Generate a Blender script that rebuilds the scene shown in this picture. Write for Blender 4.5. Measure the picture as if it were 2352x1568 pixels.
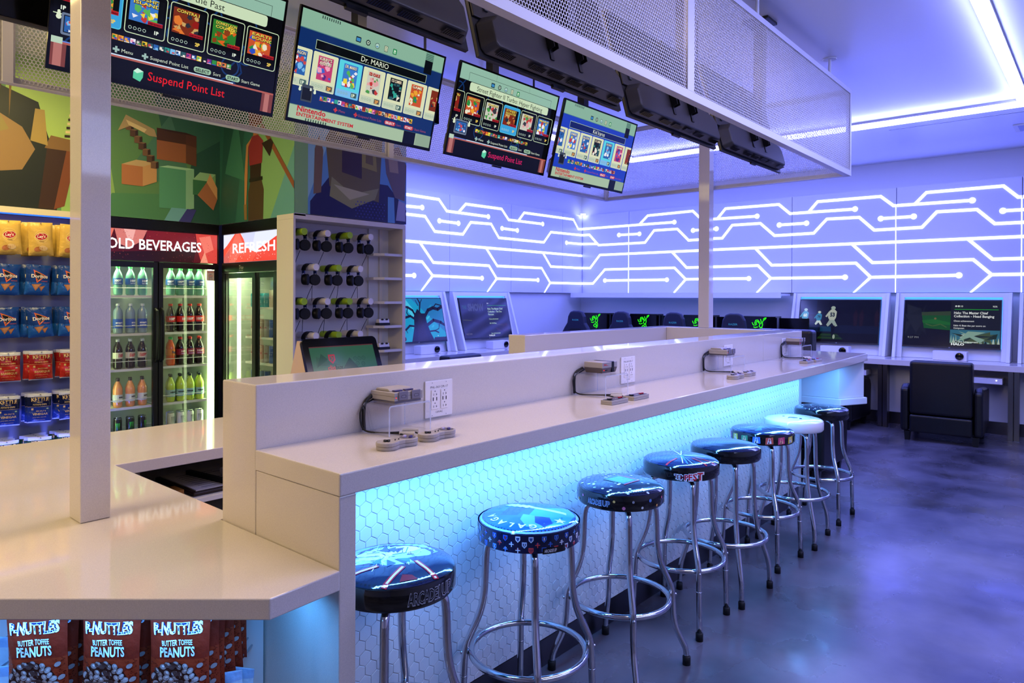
import bpy, math, random
from mathutils import Vector, Matrix
R = math.radians
for _o in list(bpy.data.objects): bpy.data.objects.remove(_o)
scene = bpy.context.scene
COL = scene.collection

# ------------------------------------------------------------- camera, exposure, world
FPX, CY = 1593.81, 689.60                     # focal length and optical axis height, for a 2352x1568 frame
YAW, PITCH, ROLL, CAMH = R(40.7344), R(-0.21425), R(0.21506), 1.52
_f = Vector((math.cos(YAW)*math.cos(PITCH), math.sin(YAW)*math.cos(PITCH), math.sin(PITCH)))
_r = Vector((math.sin(YAW), -math.cos(YAW), 0)); _u = _r.cross(_f)
_r2 = math.cos(ROLL)*_r + math.sin(ROLL)*_u; _u2 = -math.sin(ROLL)*_r + math.cos(ROLL)*_u
cd = bpy.data.cameras.new('camera'); cam = bpy.data.objects.new('camera', cd); COL.objects.link(cam)
mw = Matrix.Identity(4)
for i in range(3):
    mw[i][0] = _r2[i]; mw[i][1] = _u2[i]; mw[i][2] = -_f[i]
mw[2][3] = CAMH
cam.matrix_world = mw
cd.sensor_width = 36; cd.lens = FPX*36/2352; cd.shift_x = 0; cd.shift_y = (CY-784)/2352
cd.clip_start = 0.02; cd.clip_end = 60
scene.camera = cam
vs = scene.view_settings
vs.view_transform = 'Standard'; vs.look = 'None'; vs.gamma = 1; vs.use_curve_mapping = False
vs.exposure = 0.0
try:
    scene.cycles.max_bounces = 7; scene.cycles.diffuse_bounces = 3; scene.cycles.glossy_bounces = 3
    scene.cycles.transparent_max_bounces = 12; scene.cycles.transmission_bounces = 6
    scene.cycles.sample_clamp_indirect = 4.0; scene.cycles.use_denoising = True
    scene.cycles.caustics_reflective = False; scene.cycles.caustics_refractive = False
except Exception: pass

def S(h, k=1.0):
    """sRGB hex -> linear"""
    if not isinstance(h, str): return tuple(h)[:3]
    h = h.lstrip('#'); o = []
    for i in (0, 2, 4):
        c = int(h[i:i+2], 16)/255
        o.append(k*(c/12.92 if c <= .04045 else ((c+.055)/1.055)**2.4))
    return tuple(o)

w = bpy.data.worlds.new('world'); scene.world = w; w.use_nodes = True
w.node_tree.nodes['Background'].inputs[0].default_value = (0.16, 0.18, 0.60, 1)
w.node_tree.nodes['Background'].inputs[1].default_value = 0.25

def area(name, loc, rot, sx, sy, color, power, spread=180):
    l = bpy.data.lights.new(name, 'AREA'); l.shape = 'RECTANGLE'; l.size = sx; l.size_y = sy
    l.color = color; l.energy = power; l.spread = R(spread)
    o = bpy.data.objects.new(name, l); COL.objects.link(o); o.location = loc; o.rotation_euler = rot
    return o
CEIL = 3.28
BLUE = (0.19, 0.25, 1.0)
# daylight-white and blue room lighting is given by the ceiling channels, walls and lamps below, with two added fills
area('warm_downlight_snacks', (0.9, 4.9, 3.22), (0, 0, 0), 1.6, .9, (1.0, .78, .30), 60)
area('warm_downlight_till', (-1.0, 2.6, 3.15), (0, R(-28), 0), 1.3, 1.6, (1.0, .74, .36), 88)
area('warm_downlight_bar', (2.4, 2.35, 3.24), (0, 0, 0), 2.6, .5, (1.0, .74, .55), 34)
area('violet_fill_front', (2.4, -2.8, 3.1), (R(64), 0, 0), 4.6, .8, (0.46, 0.54, 1.0), 88)  # added fill behind the camera, tints the bar's front faces lavender
area('neutral_fill_aisle', (3.4, .3, 3.22), (0, 0, 0), 3.6, .2, (1.0, .86, .86), 30)  # added fill without a fixture, whitens the outer mesh and bar top
area('blue_wash_hall', (7.9, 3.2, 3.22), (0, 0, 0), 1.6, 5.5, (0.20, 0.25, 1.0), 150)
area('blue_wash_aisle', (5.4, -.4, 3.22), (0, 0, 0), 4.5, 1.4, (0.22, 0.27, 1.0), 68)
area('blue_wash_back', (5.6, 5.9, 3.22), (0, 0, 0), 3.2, 1.2, (0.20, 0.25, 1.0), 70)

# ------------------------------------------------------------- materials
_M = {}
def mat(name, color='#808080', rough=.5, metal=0., spec=.5, emit=None, es=0., noise=None, bump=None, coat=0., trans=0., ior=1.45, alpha=1.):
    if name in _M: return _M[name]
    m = bpy.data.materials.new(name); m.use_nodes = True; _M[name] = m
    nt = m.node_tree; b = nt.nodes['Principled BSDF']; c = S(color)
    b.inputs['Base Color'].default_value = (*c, 1); b.inputs['Roughness'].default_value = rough
    b.inputs['Metallic'].default_value = metal; b.inputs['Specular IOR Level'].default_value = spec
    b.inputs['Coat Weight'].default_value = coat; b.inputs['Coat Roughness'].default_value = .05
    b.inputs['Transmission Weight'].default_value = trans; b.inputs['IOR'].default_value = ior
    if emit is not None:
        b.inputs['Emission Color'].default_value = (*S(emit), 1); b.inputs['Emission Strength'].default_value = es
    tc = None
    if noise or bump:
        tc = nt.nodes.new('ShaderNodeTexCoord')
    if noise:                                # (scale, amount, second colour)
        n = nt.nodes.new('ShaderNodeTexNoise'); n.inputs['Scale'].default_value = noise[0]; n.inputs['Detail'].default_value = 5
        nt.links.new(tc.outputs['Object'], n.inputs['Vector'])
        mp = nt.nodes.new('ShaderNodeMapRange'); mp.inputs[1].default_value = .35; mp.inputs[2].default_value = .65
        mp.inputs[3].default_value = 0; mp.inputs[4].default_value = noise[1]
        nt.links.new(n.outputs['Fac'], mp.inputs[0])
        mx = nt.nodes.new('ShaderNodeMix'); mx.data_type = 'RGBA'
        mx.inputs['A'].default_value = (*c, 1); mx.inputs['B'].default_value = (*S(noise[2]), 1)
        nt.links.new(mp.outputs[0], mx.inputs['Factor']); nt.links.new(mx.outputs['Result'], b.inputs['Base Color'])
    if bump:                                 # (scale, strength)
        n = nt.nodes.new('ShaderNodeTexNoise'); n.inputs['Scale'].default_value = bump[0]; n.inputs['Detail'].default_value = 3
        nt.links.new(tc.outputs['Object'], n.inputs['Vector'])
        bp = nt.nodes.new('ShaderNodeBump'); bp.inputs['Strength'].default_value = bump[1]; bp.inputs['Distance'].default_value = .01
        nt.links.new(n.outputs['Fac'], bp.inputs['Height']); nt.links.new(bp.outputs[0], b.inputs['Normal'])
    return m

def emis(name, color, strength):
    if name in _M: return _M[name]
    m = bpy.data.materials.new(name); m.use_nodes = True; _M[name] = m
    nt = m.node_tree; nt.nodes.clear()
    e = nt.nodes.new('ShaderNodeEmission'); e.inputs[0].default_value = (*S(color), 1); e.inputs[1].default_value = strength
    o = nt.nodes.new('ShaderNodeOutputMaterial'); nt.links.new(e.outputs[0], o.inputs[0])
    return m

def printed(name, rough=.5, coat=0., bump=None):       # printed surface: colours come from the face colours of the artwork
    m = mat(name, '#ffffff', rough, coat=coat, bump=bump); nt = m.node_tree
    a = nt.nodes.new('ShaderNodeVertexColor'); a.layer_name = 'Col'
    nt.links.new(a.outputs[0], nt.nodes['Principled BSDF'].inputs['Base Color']); return m

def screen_mat(name, strength, rough=.12):
    m = mat(name, '#050608', rough, spec=.5); nt = m.node_tree; b = nt.nodes['Principled BSDF']
    a = nt.nodes.new('ShaderNodeVertexColor'); a.layer_name = 'Col'
    nt.links.new(a.outputs[0], b.inputs['Emission Color']); b.inputs['Emission Strength'].default_value = strength; return m

def glass(name, tint=(1, 1, 1), refl=.07, rough=.02, hi=.4):
    m = bpy.data.materials.new(name); m.use_nodes = True; _M[name] = m
    nt = m.node_tree; nt.nodes.clear()
    t = nt.nodes.new('ShaderNodeBsdfTransparent'); t.inputs[0].default_value = (*tint, 1)
    g = nt.nodes.new('ShaderNodeBsdfGlossy'); g.inputs['Roughness'].default_value = rough
    fr = nt.nodes.new('ShaderNodeLayerWeight'); fr.inputs[0].default_value = .35
    mp = nt.nodes.new('ShaderNodeMapRange'); mp.inputs[3].default_value = refl; mp.inputs[4].default_value = hi
    nt.links.new(fr.outputs['Facing'], mp.inputs[0])
    x = nt.nodes.new('ShaderNodeMixShader'); o = nt.nodes.new('ShaderNodeOutputMaterial')
    nt.links.new(mp.outputs[0], x.inputs[0]); nt.links.new(t.outputs[0], x.inputs[1]); nt.links.new(g.outputs[0], x.inputs[2])
    nt.links.new(x.outputs[0], o.inputs[0]); return m

QUARTZ = mat('white_quartz', '#d9d0c6', .055, spec=.5, noise=(420, .28, '#a89f98'))
WHITE = mat('white_laminate', '#dcdcdc', .38)
WALLM = mat('white_wall_paint', '#d8d8da', .55)
CEILM = mat('satin_ceiling_panel', '#eceef6', .30, spec=.6, bump=(1.3, .02))
BLACKM = mat('black_plastic', '#0c0c0e', .38)
BLACKG = mat('gloss_black', '#050506', .12)
DARKG = mat('dark_grey_plastic', '#2a2828', .45)
TVBACK = mat('tv_back_plastic', '#3a3634', .42)
LEATHER = mat('black_leather', '#0b0b0d', .36, bump=(160, .12))
CHROME = mat('chrome', '#e8eaee', .06, metal=1)
STEEL = mat('brushed_steel', '#6c6a6e', .28, metal=1)
RUBBER = mat('black_rubber', '#08080a', .6)
VINYL = mat('black_vinyl', '#060709', .10, spec=.6, coat=.6, bump=(22, .10))
PRINT = printed('printed_matte', .45)
PRINTG = printed('printed_gloss', .16, coat=.5, bump=(22, .10))
FOIL = printed('printed_foil_bag', .22, bump=(38, .45))
SCREEN = screen_mat('tv_picture', 1.0)
SCREEND = screen_mat('dim_tv_picture', .85)
GLASS = glass('clear_glass', refl=.03)
ACRYL = glass('clear_acrylic', (.985, .99, 1), refl=.025, hi=.35)
AEDGE = mat('acrylic_edge', '#dfe4f4', .12)
AEDGE.node_tree.nodes['Principled BSDF'].inputs['Alpha'].default_value = .42
LEDW = emis('white_led', '#8890ff', 34)
CIRCUIT = emis('circuit_led', '#6872ff', 21)
SIGNM = screen_mat('backlit_sign', 1.25, .25)

# ------------------------------------------------------------- geometry
class G:
    """collects faces of one mesh: verts, faces, material index, colour"""
    def __init__(s): s.v = []; s.f = []; s.m = []; s.c = []
    def add(s, vs_, fs, m=0, c=(1, 1, 1)):
        b = len(s.v); s.v += [tuple(p) for p in vs_]
        for f in fs: s.f.append(tuple(b+i for i in f)); s.m.append(m); s.c.append(c)
        return s
    def box(s, x0, x1, y0, y1, z0, z1, m=0, c=(1, 1, 1)):
        P = [(x, y, z) for z in (z0, z1) for y in (y0, y1) for x in (x0, x1)]
        return s.add(P, [(0, 2, 3, 1), (4, 5, 7, 6), (0, 1, 5, 4), (2, 6, 7, 3), (0, 4, 6, 2), (1, 3, 7, 5)], m, c)
    def prism(s, poly, a0, a1, axis='z', m=0, c=(1, 1, 1)):
        """poly: 2D outline (ccw); extruded from a0 to a1 on axis; z:(x,y) y:(x,z) x:(y,z)"""
        n = len(poly)
        def P(p, a): return {'z': (p[0], p[1], a), 'y': (p[0], a, p[1]), 'x': (a, p[0], p[1])}[axis]
        V = [P(p, a0) for p in poly] + [P(p, a1) for p in poly]
        F = [tuple(range(n-1, -1, -1)), tuple(range(n, 2*n))] + [(i, (i+1) % n, n+(i+1) % n, n+i) for i in range(n)]
        if axis == 'y': F = [tuple(reversed(f)) for f in F]
        return s.add(V, F, m, c)
    def lathe(s, prof, n=24, cx=0, cy=0, m=0, c=(1, 1, 1), a0=0, closed=True):
        """profile of (r,z) from bottom to top about the vertical through cx,cy"""
        V = []; F = []
        for r, z in prof:
            for i in range(n):
                a = 2*math.pi*i/n + a0; V.append((cx+r*math.cos(a), cy+r*math.sin(a), z))
        for k in range(len(prof)-1):
            for i in range(n):
                j = (i+1) % n; F.append((k*n+i, k*n+j, (k+1)*n+j, (k+1)*n+i))
        if closed:
            F.append(tuple(range(n-1, -1, -1))); q = (len(prof)-1)*n; F.append(tuple(range(q, q+n)))
        return s.add(V, F, m, c)
    def cyl(s, p0, p1, r, n=14, m=0, c=(1, 1, 1), r1=None):
        return s.tube([p0, p1], r, n, m, c, r1=r1)
    def tube(s, path, r, n=10, m=0, c=(1, 1, 1), closed=False, r1=None):
        P = [Vector(p) for p in path]; N = len(P); V = []; F = []; up = None
        for i, p in enumerate(P):
            if closed: t = (P[(i+1) % N]-P[i-1])
            else: t = (P[min(i+1, N-1)]-P[max(i-1, 0)])
            t.normalize()
            if up is None:
                up = Vector((0, 0, 1)) if abs(t.z) < .9 else Vector((1, 0, 0))
            a = (up - t*up.dot(t))
            if a.length < 1e-6: a = t.orthogonal()
            a.normalize(); b = t.cross(a); up = a
            rr = r if r1 is None else r+(r1-r)*i/(N-1)
            for k in range(n):
                q = 2*math.pi*k/n; V.append(p+a*rr*math.cos(q)+b*rr*math.sin(q))
        for i in range(N if closed else N-1):
            j = (i+1) % N
            for k in range(n):
                l = (k+1) % n; F.append((i*n+k, i*n+l, j*n+l, j*n+k))
        if not closed:
            F.append(tuple(range(n-1, -1, -1))); F.append(tuple(range((N-1)*n, N*n)))
        return s.add(V, F, m, c)
    def ell(s, c0, r, n=14, k=8, m=0, c=(1, 1, 1)):
        V = []; F = []
        for i in range(k+1):
            t = math.pi*i/k
            for j in range(n):
                a = 2*math.pi*j/n
                V.append((c0[0]+r[0]*math.sin(t)*math.cos(a), c0[1]+r[1]*math.sin(t)*math.sin(a), c0[2]-r[2]*math.cos(t)))
        for i in range(k):
            for j in range(n):
                l = (j+1) % n; F.append((i*n+j, i*n+l, (i+1)*n+l, (i+1)*n+j))
        return s.add(V, F, m, c)
    def grid(s, fn, nu, nv, m=0, c=(1, 1, 1), flip=False):
        """fn(u,v) -> point for u,v in 0..1"""
        V = [fn(i/nu, j/nv) for j in range(nv+1) for i in range(nu+1)]
        F = []
        for j in range(nv):
            for i in range(nu):
                a = j*(nu+1)+i; q = (a, a+1, a+nu+2, a+nu+1); F.append(tuple(reversed(q)) if flip else q)
        return s.add(V, F, m, c)
    def art(s, cv, fn, m=0, maxl=14, fine=0):
        """lay a Canvas on a surface: fn(u, v, layer) -> point; fine: longest edge allowed on curved surfaces"""
        k = min(1, maxl/max(1, cv.l))
        for V, F, c, l in cv.items:
            if fine: V, F = finer(V, F, fine)
            s.add([fn(p[0], p[1], l*k) for p in V], F, m, c)
        return s
    def xf(s, M4):
        s.v = [tuple(M4 @ Vector(p)) for p in s.v]; return s

def finer(V, F, L):
    from mathutils.geometry import tessellate_polygon
    x = [p[0] for p in V]; y = [p[1] for p in V]
    if max(x)-min(x) < L*1.3 and max(y)-min(y) < L*1.3: return V, F
    V = [tuple(p) for p in V]; T = []
    for f in F:
        if len(f) == 3: T.append(tuple(f))
        elif len(f) == 4: T += [(f[0], f[1], f[2]), (f[0], f[2], f[3])]
        else: T += [tuple(f[i] for i in t) for t in tessellate_polygon([[Vector((*V[i], 0)) for i in f]])]
    mid = {}
    def mp(a, b):
        k = (min(a, b), max(a, b))
        if k not in mid: V.append(((V[a][0]+V[b][0])/2, (V[a][1]+V[b][1])/2)); mid[k] = len(V)-1
        return mid[k]
    for _ in range(6):
        out = []; ch = False
        for a, b, c in T:
            e = [math.dist(V[a], V[b]), math.dist(V[b], V[c]), math.dist(V[c], V[a])]; k = e.index(max(e))
            if e[k] <= L: out.append((a, b, c)); continue
            ch = True
            if k == 1: a, b, c = b, c, a
            elif k == 2: a, b, c = c, a, b
            m = mp(a, b); out += [(a, m, c), (m, b, c)]
        T = out
        if not ch: break
    return V, T
def fmesh(name, g, mats, smooth=False):
    me = bpy.data.meshes.new(name); me.from_pydata(g.v, [], g.f)
    for m in mats: me.materials.append(m)
    me.polygons.foreach_set('material_index', g.m)
    if any(c != (1, 1, 1) for c in g.c):
        at = me.color_attributes.new('Col', 'FLOAT_COLOR', 'CORNER'); d = []
        for f, c in zip(g.f, g.c): d += [c[0], c[1], c[2], 1.0]*len(f)
        at.data.foreach_set('color', d)
    if smooth: me.polygons.foreach_set('use_smooth', [True]*len(g.f))
    me.update(); return me

def part(name, g, mats, parent=None, smooth=False, bevel=0, label=None, loc=None, rot=None, seg=2):
    if not isinstance(mats, (list, tuple)): mats = [mats]
    o = bpy.data.objects.new(name, fmesh(name, g, mats, smooth)); COL.objects.link(o)
    if parent is not None: o.parent = parent
    if loc: o.location = loc
    if rot: o.rotation_euler = rot
    if bevel:
        b = o.modifiers.new('bevel', 'BEVEL'); b.width = bevel; b.segments = seg; b.limit_method = 'ANGLE'; b.angle_limit = R(35)
    if smooth:
        try:
            o.data.set_sharp_from_angle(angle=R(38))
        except Exception: pass
    if label: o['label'] = label
    return o
def tag(o, label, cat, group=None, kind=None):
    if label: o['label'] = label
    if cat: o['category'] = cat
    if group: o['group'] = group
    if kind: o['kind'] = kind
    return o
def thing(name, label, cat, loc=(0, 0, 0), rz=0, group=None):
    o = bpy.data.objects.new(name, None); COL.objects.link(o); o.location = loc; o.rotation_euler = (0, 0, rz)
    o.empty_display_size = .05
    return tag(o, label, cat, group)
def struct(name, g, mats, smooth=False, bevel=0, parent=None):
    o = part(name, g, mats, parent, smooth, bevel)
    if parent is None: o['kind'] = 'structure'
    return o
def dup(o, parent=None, loc=None, rz=None, label=None, group=None):
    c = o.copy(); COL.objects.link(c)
    if parent is not None: c.parent = parent
    for ch in list(o.children): dup(ch, c)
    if loc is not None: c.location = loc
    if rz is not None: c.rotation_euler = (0, 0, rz)
    if label: c['label'] = label
    if group: c['group'] = group
    return c

# ------------------------------------------------------------- flat artwork (signs, screens, prints)
_T = {}
def glyphs(s, bold=0.0):
    k = (s, bold)
    if k not in _T:
        cu = bpy.data.curves.new('t', 'FONT'); cu.body = s; cu.size = 1; cu.resolution_u = 2; cu.offset = bold; cu.fill_mode = 'FRONT'
        ob = bpy.data.objects.new('t', cu); COL.objects.link(ob)
        dg = bpy.context.evaluated_depsgraph_get(); me = ob.evaluated_get(dg).to_mesh()
        V = [(v.co.x, v.co.y) for v in me.vertices]; F = [tuple(p.vertices) for p in me.polygons]
        ob.evaluated_get(dg).to_mesh_clear(); bpy.data.objects.remove(ob); bpy.data.curves.remove(cu)
        _T[k] = (V, F)
    return _T[k]
class Canvas:
    def __init__(s): s.items = []; s.l = 0; s.clip = None
    def put(s, V, F, c): s.l += 1; s.items.append((V, F, S(c) if isinstance(c, str) else c, s.l))
    def rect(s, x, y, w_, h, c, nx=1, ny=1):
        V = [(x+w_*i/nx, y+h*j/ny) for j in range(ny+1) for i in range(nx+1)]
        s.put(V, [(j*(nx+1)+i, j*(nx+1)+i+1, (j+1)*(nx+1)+i+1, (j+1)*(nx+1)+i) for j in range(ny) for i in range(nx)], c)
    def poly(s, P, c):
        s.put(list(P), [tuple(range(len(P)))], c)
    def circ(s, x, y, r, c, n=20, ry=None, rot=0):
        ry = ry or r; cs, sn = math.cos(rot), math.sin(rot); P = []
        for i in range(n):
            a, b = r*math.cos(2*math.pi*i/n), ry*math.sin(2*math.pi*i/n); P.append((x+a*cs-b*sn, y+a*sn+b*cs))
        s.poly(P, c)
    def ring(s, x, y, r, t, c, n=24, a0=0, a1=2*math.pi):
        V = []; F = []
        for i in range(n+1):
            a = a0+(a1-a0)*i/n
            V += [(x+r*math.cos(a), y+r*math.sin(a)), (x+(r-t)*math.cos(a), y+(r-t)*math.sin(a))]
        for i in range(n): F.append((2*i+1, 2*i, 2*i+2, 2*i+3)[::-1])
        s.put(V, F, c)
    def rrect(s, x, y, w_, h, r, c, n=4):
        P = []
        for cx, cy, a in ((x+w_-r, y+r, -90), (x+w_-r, y+h-r, 0), (x+r, y+h-r, 90), (x+r, y+r, 180)):
            for i in range(n+1): q = R(a+90*i/n); P.append((cx+r*math.cos(q), cy+r*math.sin(q)))
        s.poly(P, c)
    def line(s, P, t, c):
        V = []; F = []
        for i in range(len(P)-1):
            (x0, y0), (x1, y1) = P[i], P[i+1]; d = math.hypot(x1-x0, y1-y0) or 1; nx, ny = -(y1-y0)/d*t/2, (x1-x0)/d*t/2
            ex, ey = (x1-x0)/d*t*.3, (y1-y0)/d*t*.3
            b = len(V); V += [(x0-nx-ex, y0-ny-ey), (x1-nx+ex, y1-ny+ey), (x1+nx+ex, y1+ny+ey), (x0+nx-ex, y0+ny-ey)]; F.append((b, b+1, b+2, b+3))
        s.put(V, F, c)
    def text(s, t, x, y, size, c, bold=.0, w_=None, align='l', rot=0, shear=0):
        V, F = glyphs(t, bold)
        if not V: return
        x0 = min(p[0] for p in V); x1 = max(p[0] for p in V); k = size
        kx = k if w_ is None else w_/(x1-x0)
        wd = (x1-x0)*kx; ox = {'l': 0, 'c': -wd/2, 'r': -wd}[align]
        cs, sn = math.cos(rot), math.sin(rot); O = []
        for p in V:
            a = (p[0]-x0)*kx+ox+shear*p[1]*k; b = p[1]*k; O.append((x+a*cs-b*sn, y+a*sn+b*cs))
        s.put(O, F, c)

# ray helpers: a photograph pixel met with a plane of the room
_Rm = Matrix((_r2, _u2, _f))
def _ray(x, y): return _Rm.transposed() @ Vector(((x-1176)/FPX, -(y-CY)/FPX, 1))
def at_y(x, y, Y): d = _ray(x, y); return Vector((0, 0, CAMH)) + d*(Y/d.y)
def at_x(x, y, X): d = _ray(x, y); return Vector((0, 0, CAMH)) + d*(X/d.x)
def at_z(x, y, Z): d = _ray(x, y); return Vector((0, 0, CAMH)) + d*((Z-CAMH)/d.z)
# ============================================================= THE SETTING
RW, BW, FW, LW = 9.95, 6.98, -3.2, -3.6        # right wall, back wall, front wall, left wall
fm = mat('polished_concrete', '#66626a', .22, spec=.6, noise=(1.6, .95, '#28272e'))
def _floor_nodes():
    nt = fm.node_tree; b = nt.nodes['Principled BSDF']
    tc = nt.nodes.new('ShaderNodeTexCoord')
    n = nt.nodes.new('ShaderNodeTexNoise'); n.inputs['Scale'].default_value = 2.6; n.inputs['Detail'].default_value = 9; n.inputs['Distortion'].default_value = .15
    nt.links.new(tc.outputs['Object'], n.inputs['Vector'])
    mp = nt.nodes.new('ShaderNodeMapRange'); mp.inputs[1].default_value = .3; mp.inputs[2].default_value = .7; mp.inputs[3].default_value = .17; mp.inputs[4].default_value = .42
    nt.links.new(n.outputs['Fac'], mp.inputs[0]); nt.links.new(mp.outputs[0], b.inputs['Roughness'])
_floor_nodes()
struct('floor', G().box(LW-.1, RW+.1, FW-.1, BW+.1, -.06, 0), fm)
struct('ceiling', G().box(LW-.1, RW+.1, FW-.1, BW+.1, CEIL, CEIL+.06), CEILM)
struct('wall_right', G().box(RW, RW+.1, FW-.1, BW+.1, 0, CEIL), WALLM)
struct('wall_back', G().box(LW-.1, RW, BW, BW+.1, 0, CEIL), WALLM)
struct('wall_front', G().box(LW-.1, RW, FW-.1, FW, 0, CEIL), WALLM)
struct('wall_left', G().box(LW-.1, LW, FW, BW, 0, CEIL), WALLM)
g = G(); g.box(4.03, 4.11, 5.06, BW, 0, CEIL); g.box(3.85, 4.11, 5.0, 5.06, 0, CEIL)
struct('wall_side', g, WALLM)

# ---- painted murals over the snacks and coolers (plain faceted stand-ins in the photograph's colours)
def facets(cv, x0, x1, y0, y1, cols, n, seed, smin=.15, smax=.5):
    rn = random.Random(seed)
    for _ in range(n):
        cx, cy = rn.uniform(x0, x1), rn.uniform(y0, y1); a = rn.uniform(0, 6.28); r = rn.uniform(smin, smax)
        P = []
        for k in range(3 if rn.random() < .6 else 4):
            q = a+k*(2.1 if rn.random() < 2 else 1.6); rr = r*rn.uniform(.6, 1.2)
            P.append((min(max(cx+rr*math.cos(q), x0), x1), min(max(cy+rr*math.sin(q), y0), y1)))
        cv.poly(P, rn.choice(cols))
MURALB = 2.157
def block(cv, x, y, w_, h, dx, dy, front, side, top):
    cv.poly([(x, y), (x+w_, y), (x+w_, y+h), (x, y+h)], front)
    cv.poly([(x+w_, y), (x+w_+dx, y+dy), (x+w_+dx, y+h+dy), (x+w_, y+h)], side)
    cv.poly([(x, y+h), (x+w_, y+h), (x+w_+dx, y+h+dy), (x+dx, y+h+dy)], top)
cv = Canvas()                                   # wall behind the snacks, y = 6.0
cv.rect(-2.2, MURALB, 5.18, CEIL-MURALB, '#5f8e5a')
for P, c in (([(1.75, 2.157), (2.15, 2.157), (1.98, 3.28), (1.7, 3.28)], '#8fb86a'), ([(2.0, 2.157), (2.98, 2.157), (2.98, 2.42), (2.1, 2.34)], '#4f8a5e'),
             ([(2.62, 2.157), (2.98, 2.157), (2.98, 3.28), (2.86, 3.28)], '#2d5a4c'), ([(1.4, 2.8), (1.9, 2.6), (2.1, 3.28), (1.4, 3.28)], '#a3c46c'),
             ([(2.55, 2.6), (2.98, 2.9), (2.98, 3.28), (2.4, 3.28)], '#3c6e56'), ([(2.2, 2.5), (2.75, 2.45), (2.55, 3.05)], '#50836a')): cv.poly(P, c)
# left: rounded earthy mass with dark sling, feather-like bars
cv.poly([(.4, 2.157), (1.72, 2.157), (1.74, 2.5), (1.66, 2.72), (1.6, 2.95), (1.3, 3.05), (.4, 3.1)], '#1c2420')
cv.poly([(.4, 2.5), (.9, 2.42), (1.3, 2.4), (1.5, 2.44), (1.58, 2.6), (1.5, 2.75), (1.36, 2.83), (1.0, 2.84), (.4, 2.8)], '#93744c')
cv.poly([(.4, 2.66), (1.2, 2.62), (1.42, 2.72), (1.36, 2.83), (1.0, 2.84), (.4, 2.8)], '#8d7f4a')
cv.poly([(.4, 2.85), (1.22, 2.82), (1.36, 2.95), (1.42, 3.28), (.4, 3.28)], '#4a3418')
for k in range(7): cv.poly([(1.0+.07*k, 2.8+.02*(k % 2)), (1.03+.07*k, 3.28), (1.0+.07*k, 3.28)], '#7a5c2c')
cv.poly([(1.6, 2.17), (1.72, 2.17), (1.80, 2.62), (1.66, 2.66)], '#3a2416')
cv.poly([(1.70, 2.17), (1.77, 2.2), (1.86, 2.66), (1.79, 2.66)], '#7a4426')
cv.poly([(1.64, 2.62), (1.87, 2.62), (1.89, 2.70), (1.68, 2.72)], '#80603a')
cv.poly([(1.55, 2.66), (1.66, 2.64), (1.64, 2.9), (1.58, 2.9)], '#a58c50')
for k in range(8): cv.poly([(1.77+.006*k, 2.72+.032*k), (1.86+.003*k, 2.73+.032*k), (1.86+.003*k, 2.747+.032*k), (1.77+.006*k, 2.74+.032*k)], '#e0cf9a' if k % 2 else '#33241a')
# middle: generic stacked building blocks
block(cv, 2.46, 2.26, .22, .34, .07, .02, '#58a07c', '#8cc49c', '#a5d8b0')
block(cv, 2.44, 2.66, .24, .20, .09, -.015, '#a0623e', '#6e4430', '#4a2c20')
block(cv, 2.44, 2.82, .24, .10, .09, -.015, '#4f3020', '#5c3626', '#3c241a')
block(cv, 2.17, 2.42, .16, .16, .11, .05, '#b9784c', '#cc9c66', '#c8ac7c')
block(cv, 2.74, 2.40, .14, .13, .06, .07, '#3c7a52', '#7fae78', '#9ccc98')
cv.poly([(2.78, 2.40), (2.92, 2.28), (2.955, 2.38), (2.86, 2.52)], '#b47450'); cv.poly([(2.86, 2.52), (2.955, 2.38), (2.955, 2.48), (2.89, 2.6)], '#e2a870')
cv.poly([(2.50, 2.157), (2.62, 2.157), (2.7, 2.27), (2.56, 2.27)], '#6fb0b8'); cv.poly([(2.62, 2.157), (2.72, 2.157), (2.77, 2.27), (2.69, 2.27)], '#3d3f8a')
for k in range(7): block(cv, 2.20+.032*k, 2.86-.047*k, .04, .05, .02, .01, '#5c4230' if k % 2 else '#7a5a40', '#3c2a20', '#8a6a4a')
cv.poly([(2.14, 2.84), (2.20, 2.98), (2.42, 2.90), (2.44, 2.84), (2.38, 2.84), (2.24, 2.9)], '#b8a070'); cv.poly([(2.20, 2.94), (2.36, 2.89), (2.34, 2.86), (2.22, 2.9)], '#e6cf94')
g = G(); g.box(-2.2, 3.0, 6.0, 6.1, MURALB-.0, CEIL, 0); g.art(cv, lambda u, v, l: (u, 6.0-.0004*l, v), 1)
o = struct('wall_mural_back', g, [WALLM, PRINT])
cv = Canvas()                                   # wall over the second cooler, x = 2.98, u = 6 - y
cv.rect(0, MURALB, 1.2, CEIL-MURALB, '#2f6a5c')
for P, c in (([(0, 2.157), (.28, 2.157), (.5, 3.28), (.1, 3.28)], '#27584e'), ([(.5, 2.157), (1.2, 2.157), (1.2, 3.28), (.75, 3.28)], '#7fae74'),
             ([(.85, 2.157), (1.2, 2.157), (1.2, 2.7)], '#5f9ea0'), ([(.1, 2.6), (.45, 2.5), (.3, 3.1)], '#3c7c66')): cv.poly(P, c)
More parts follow.
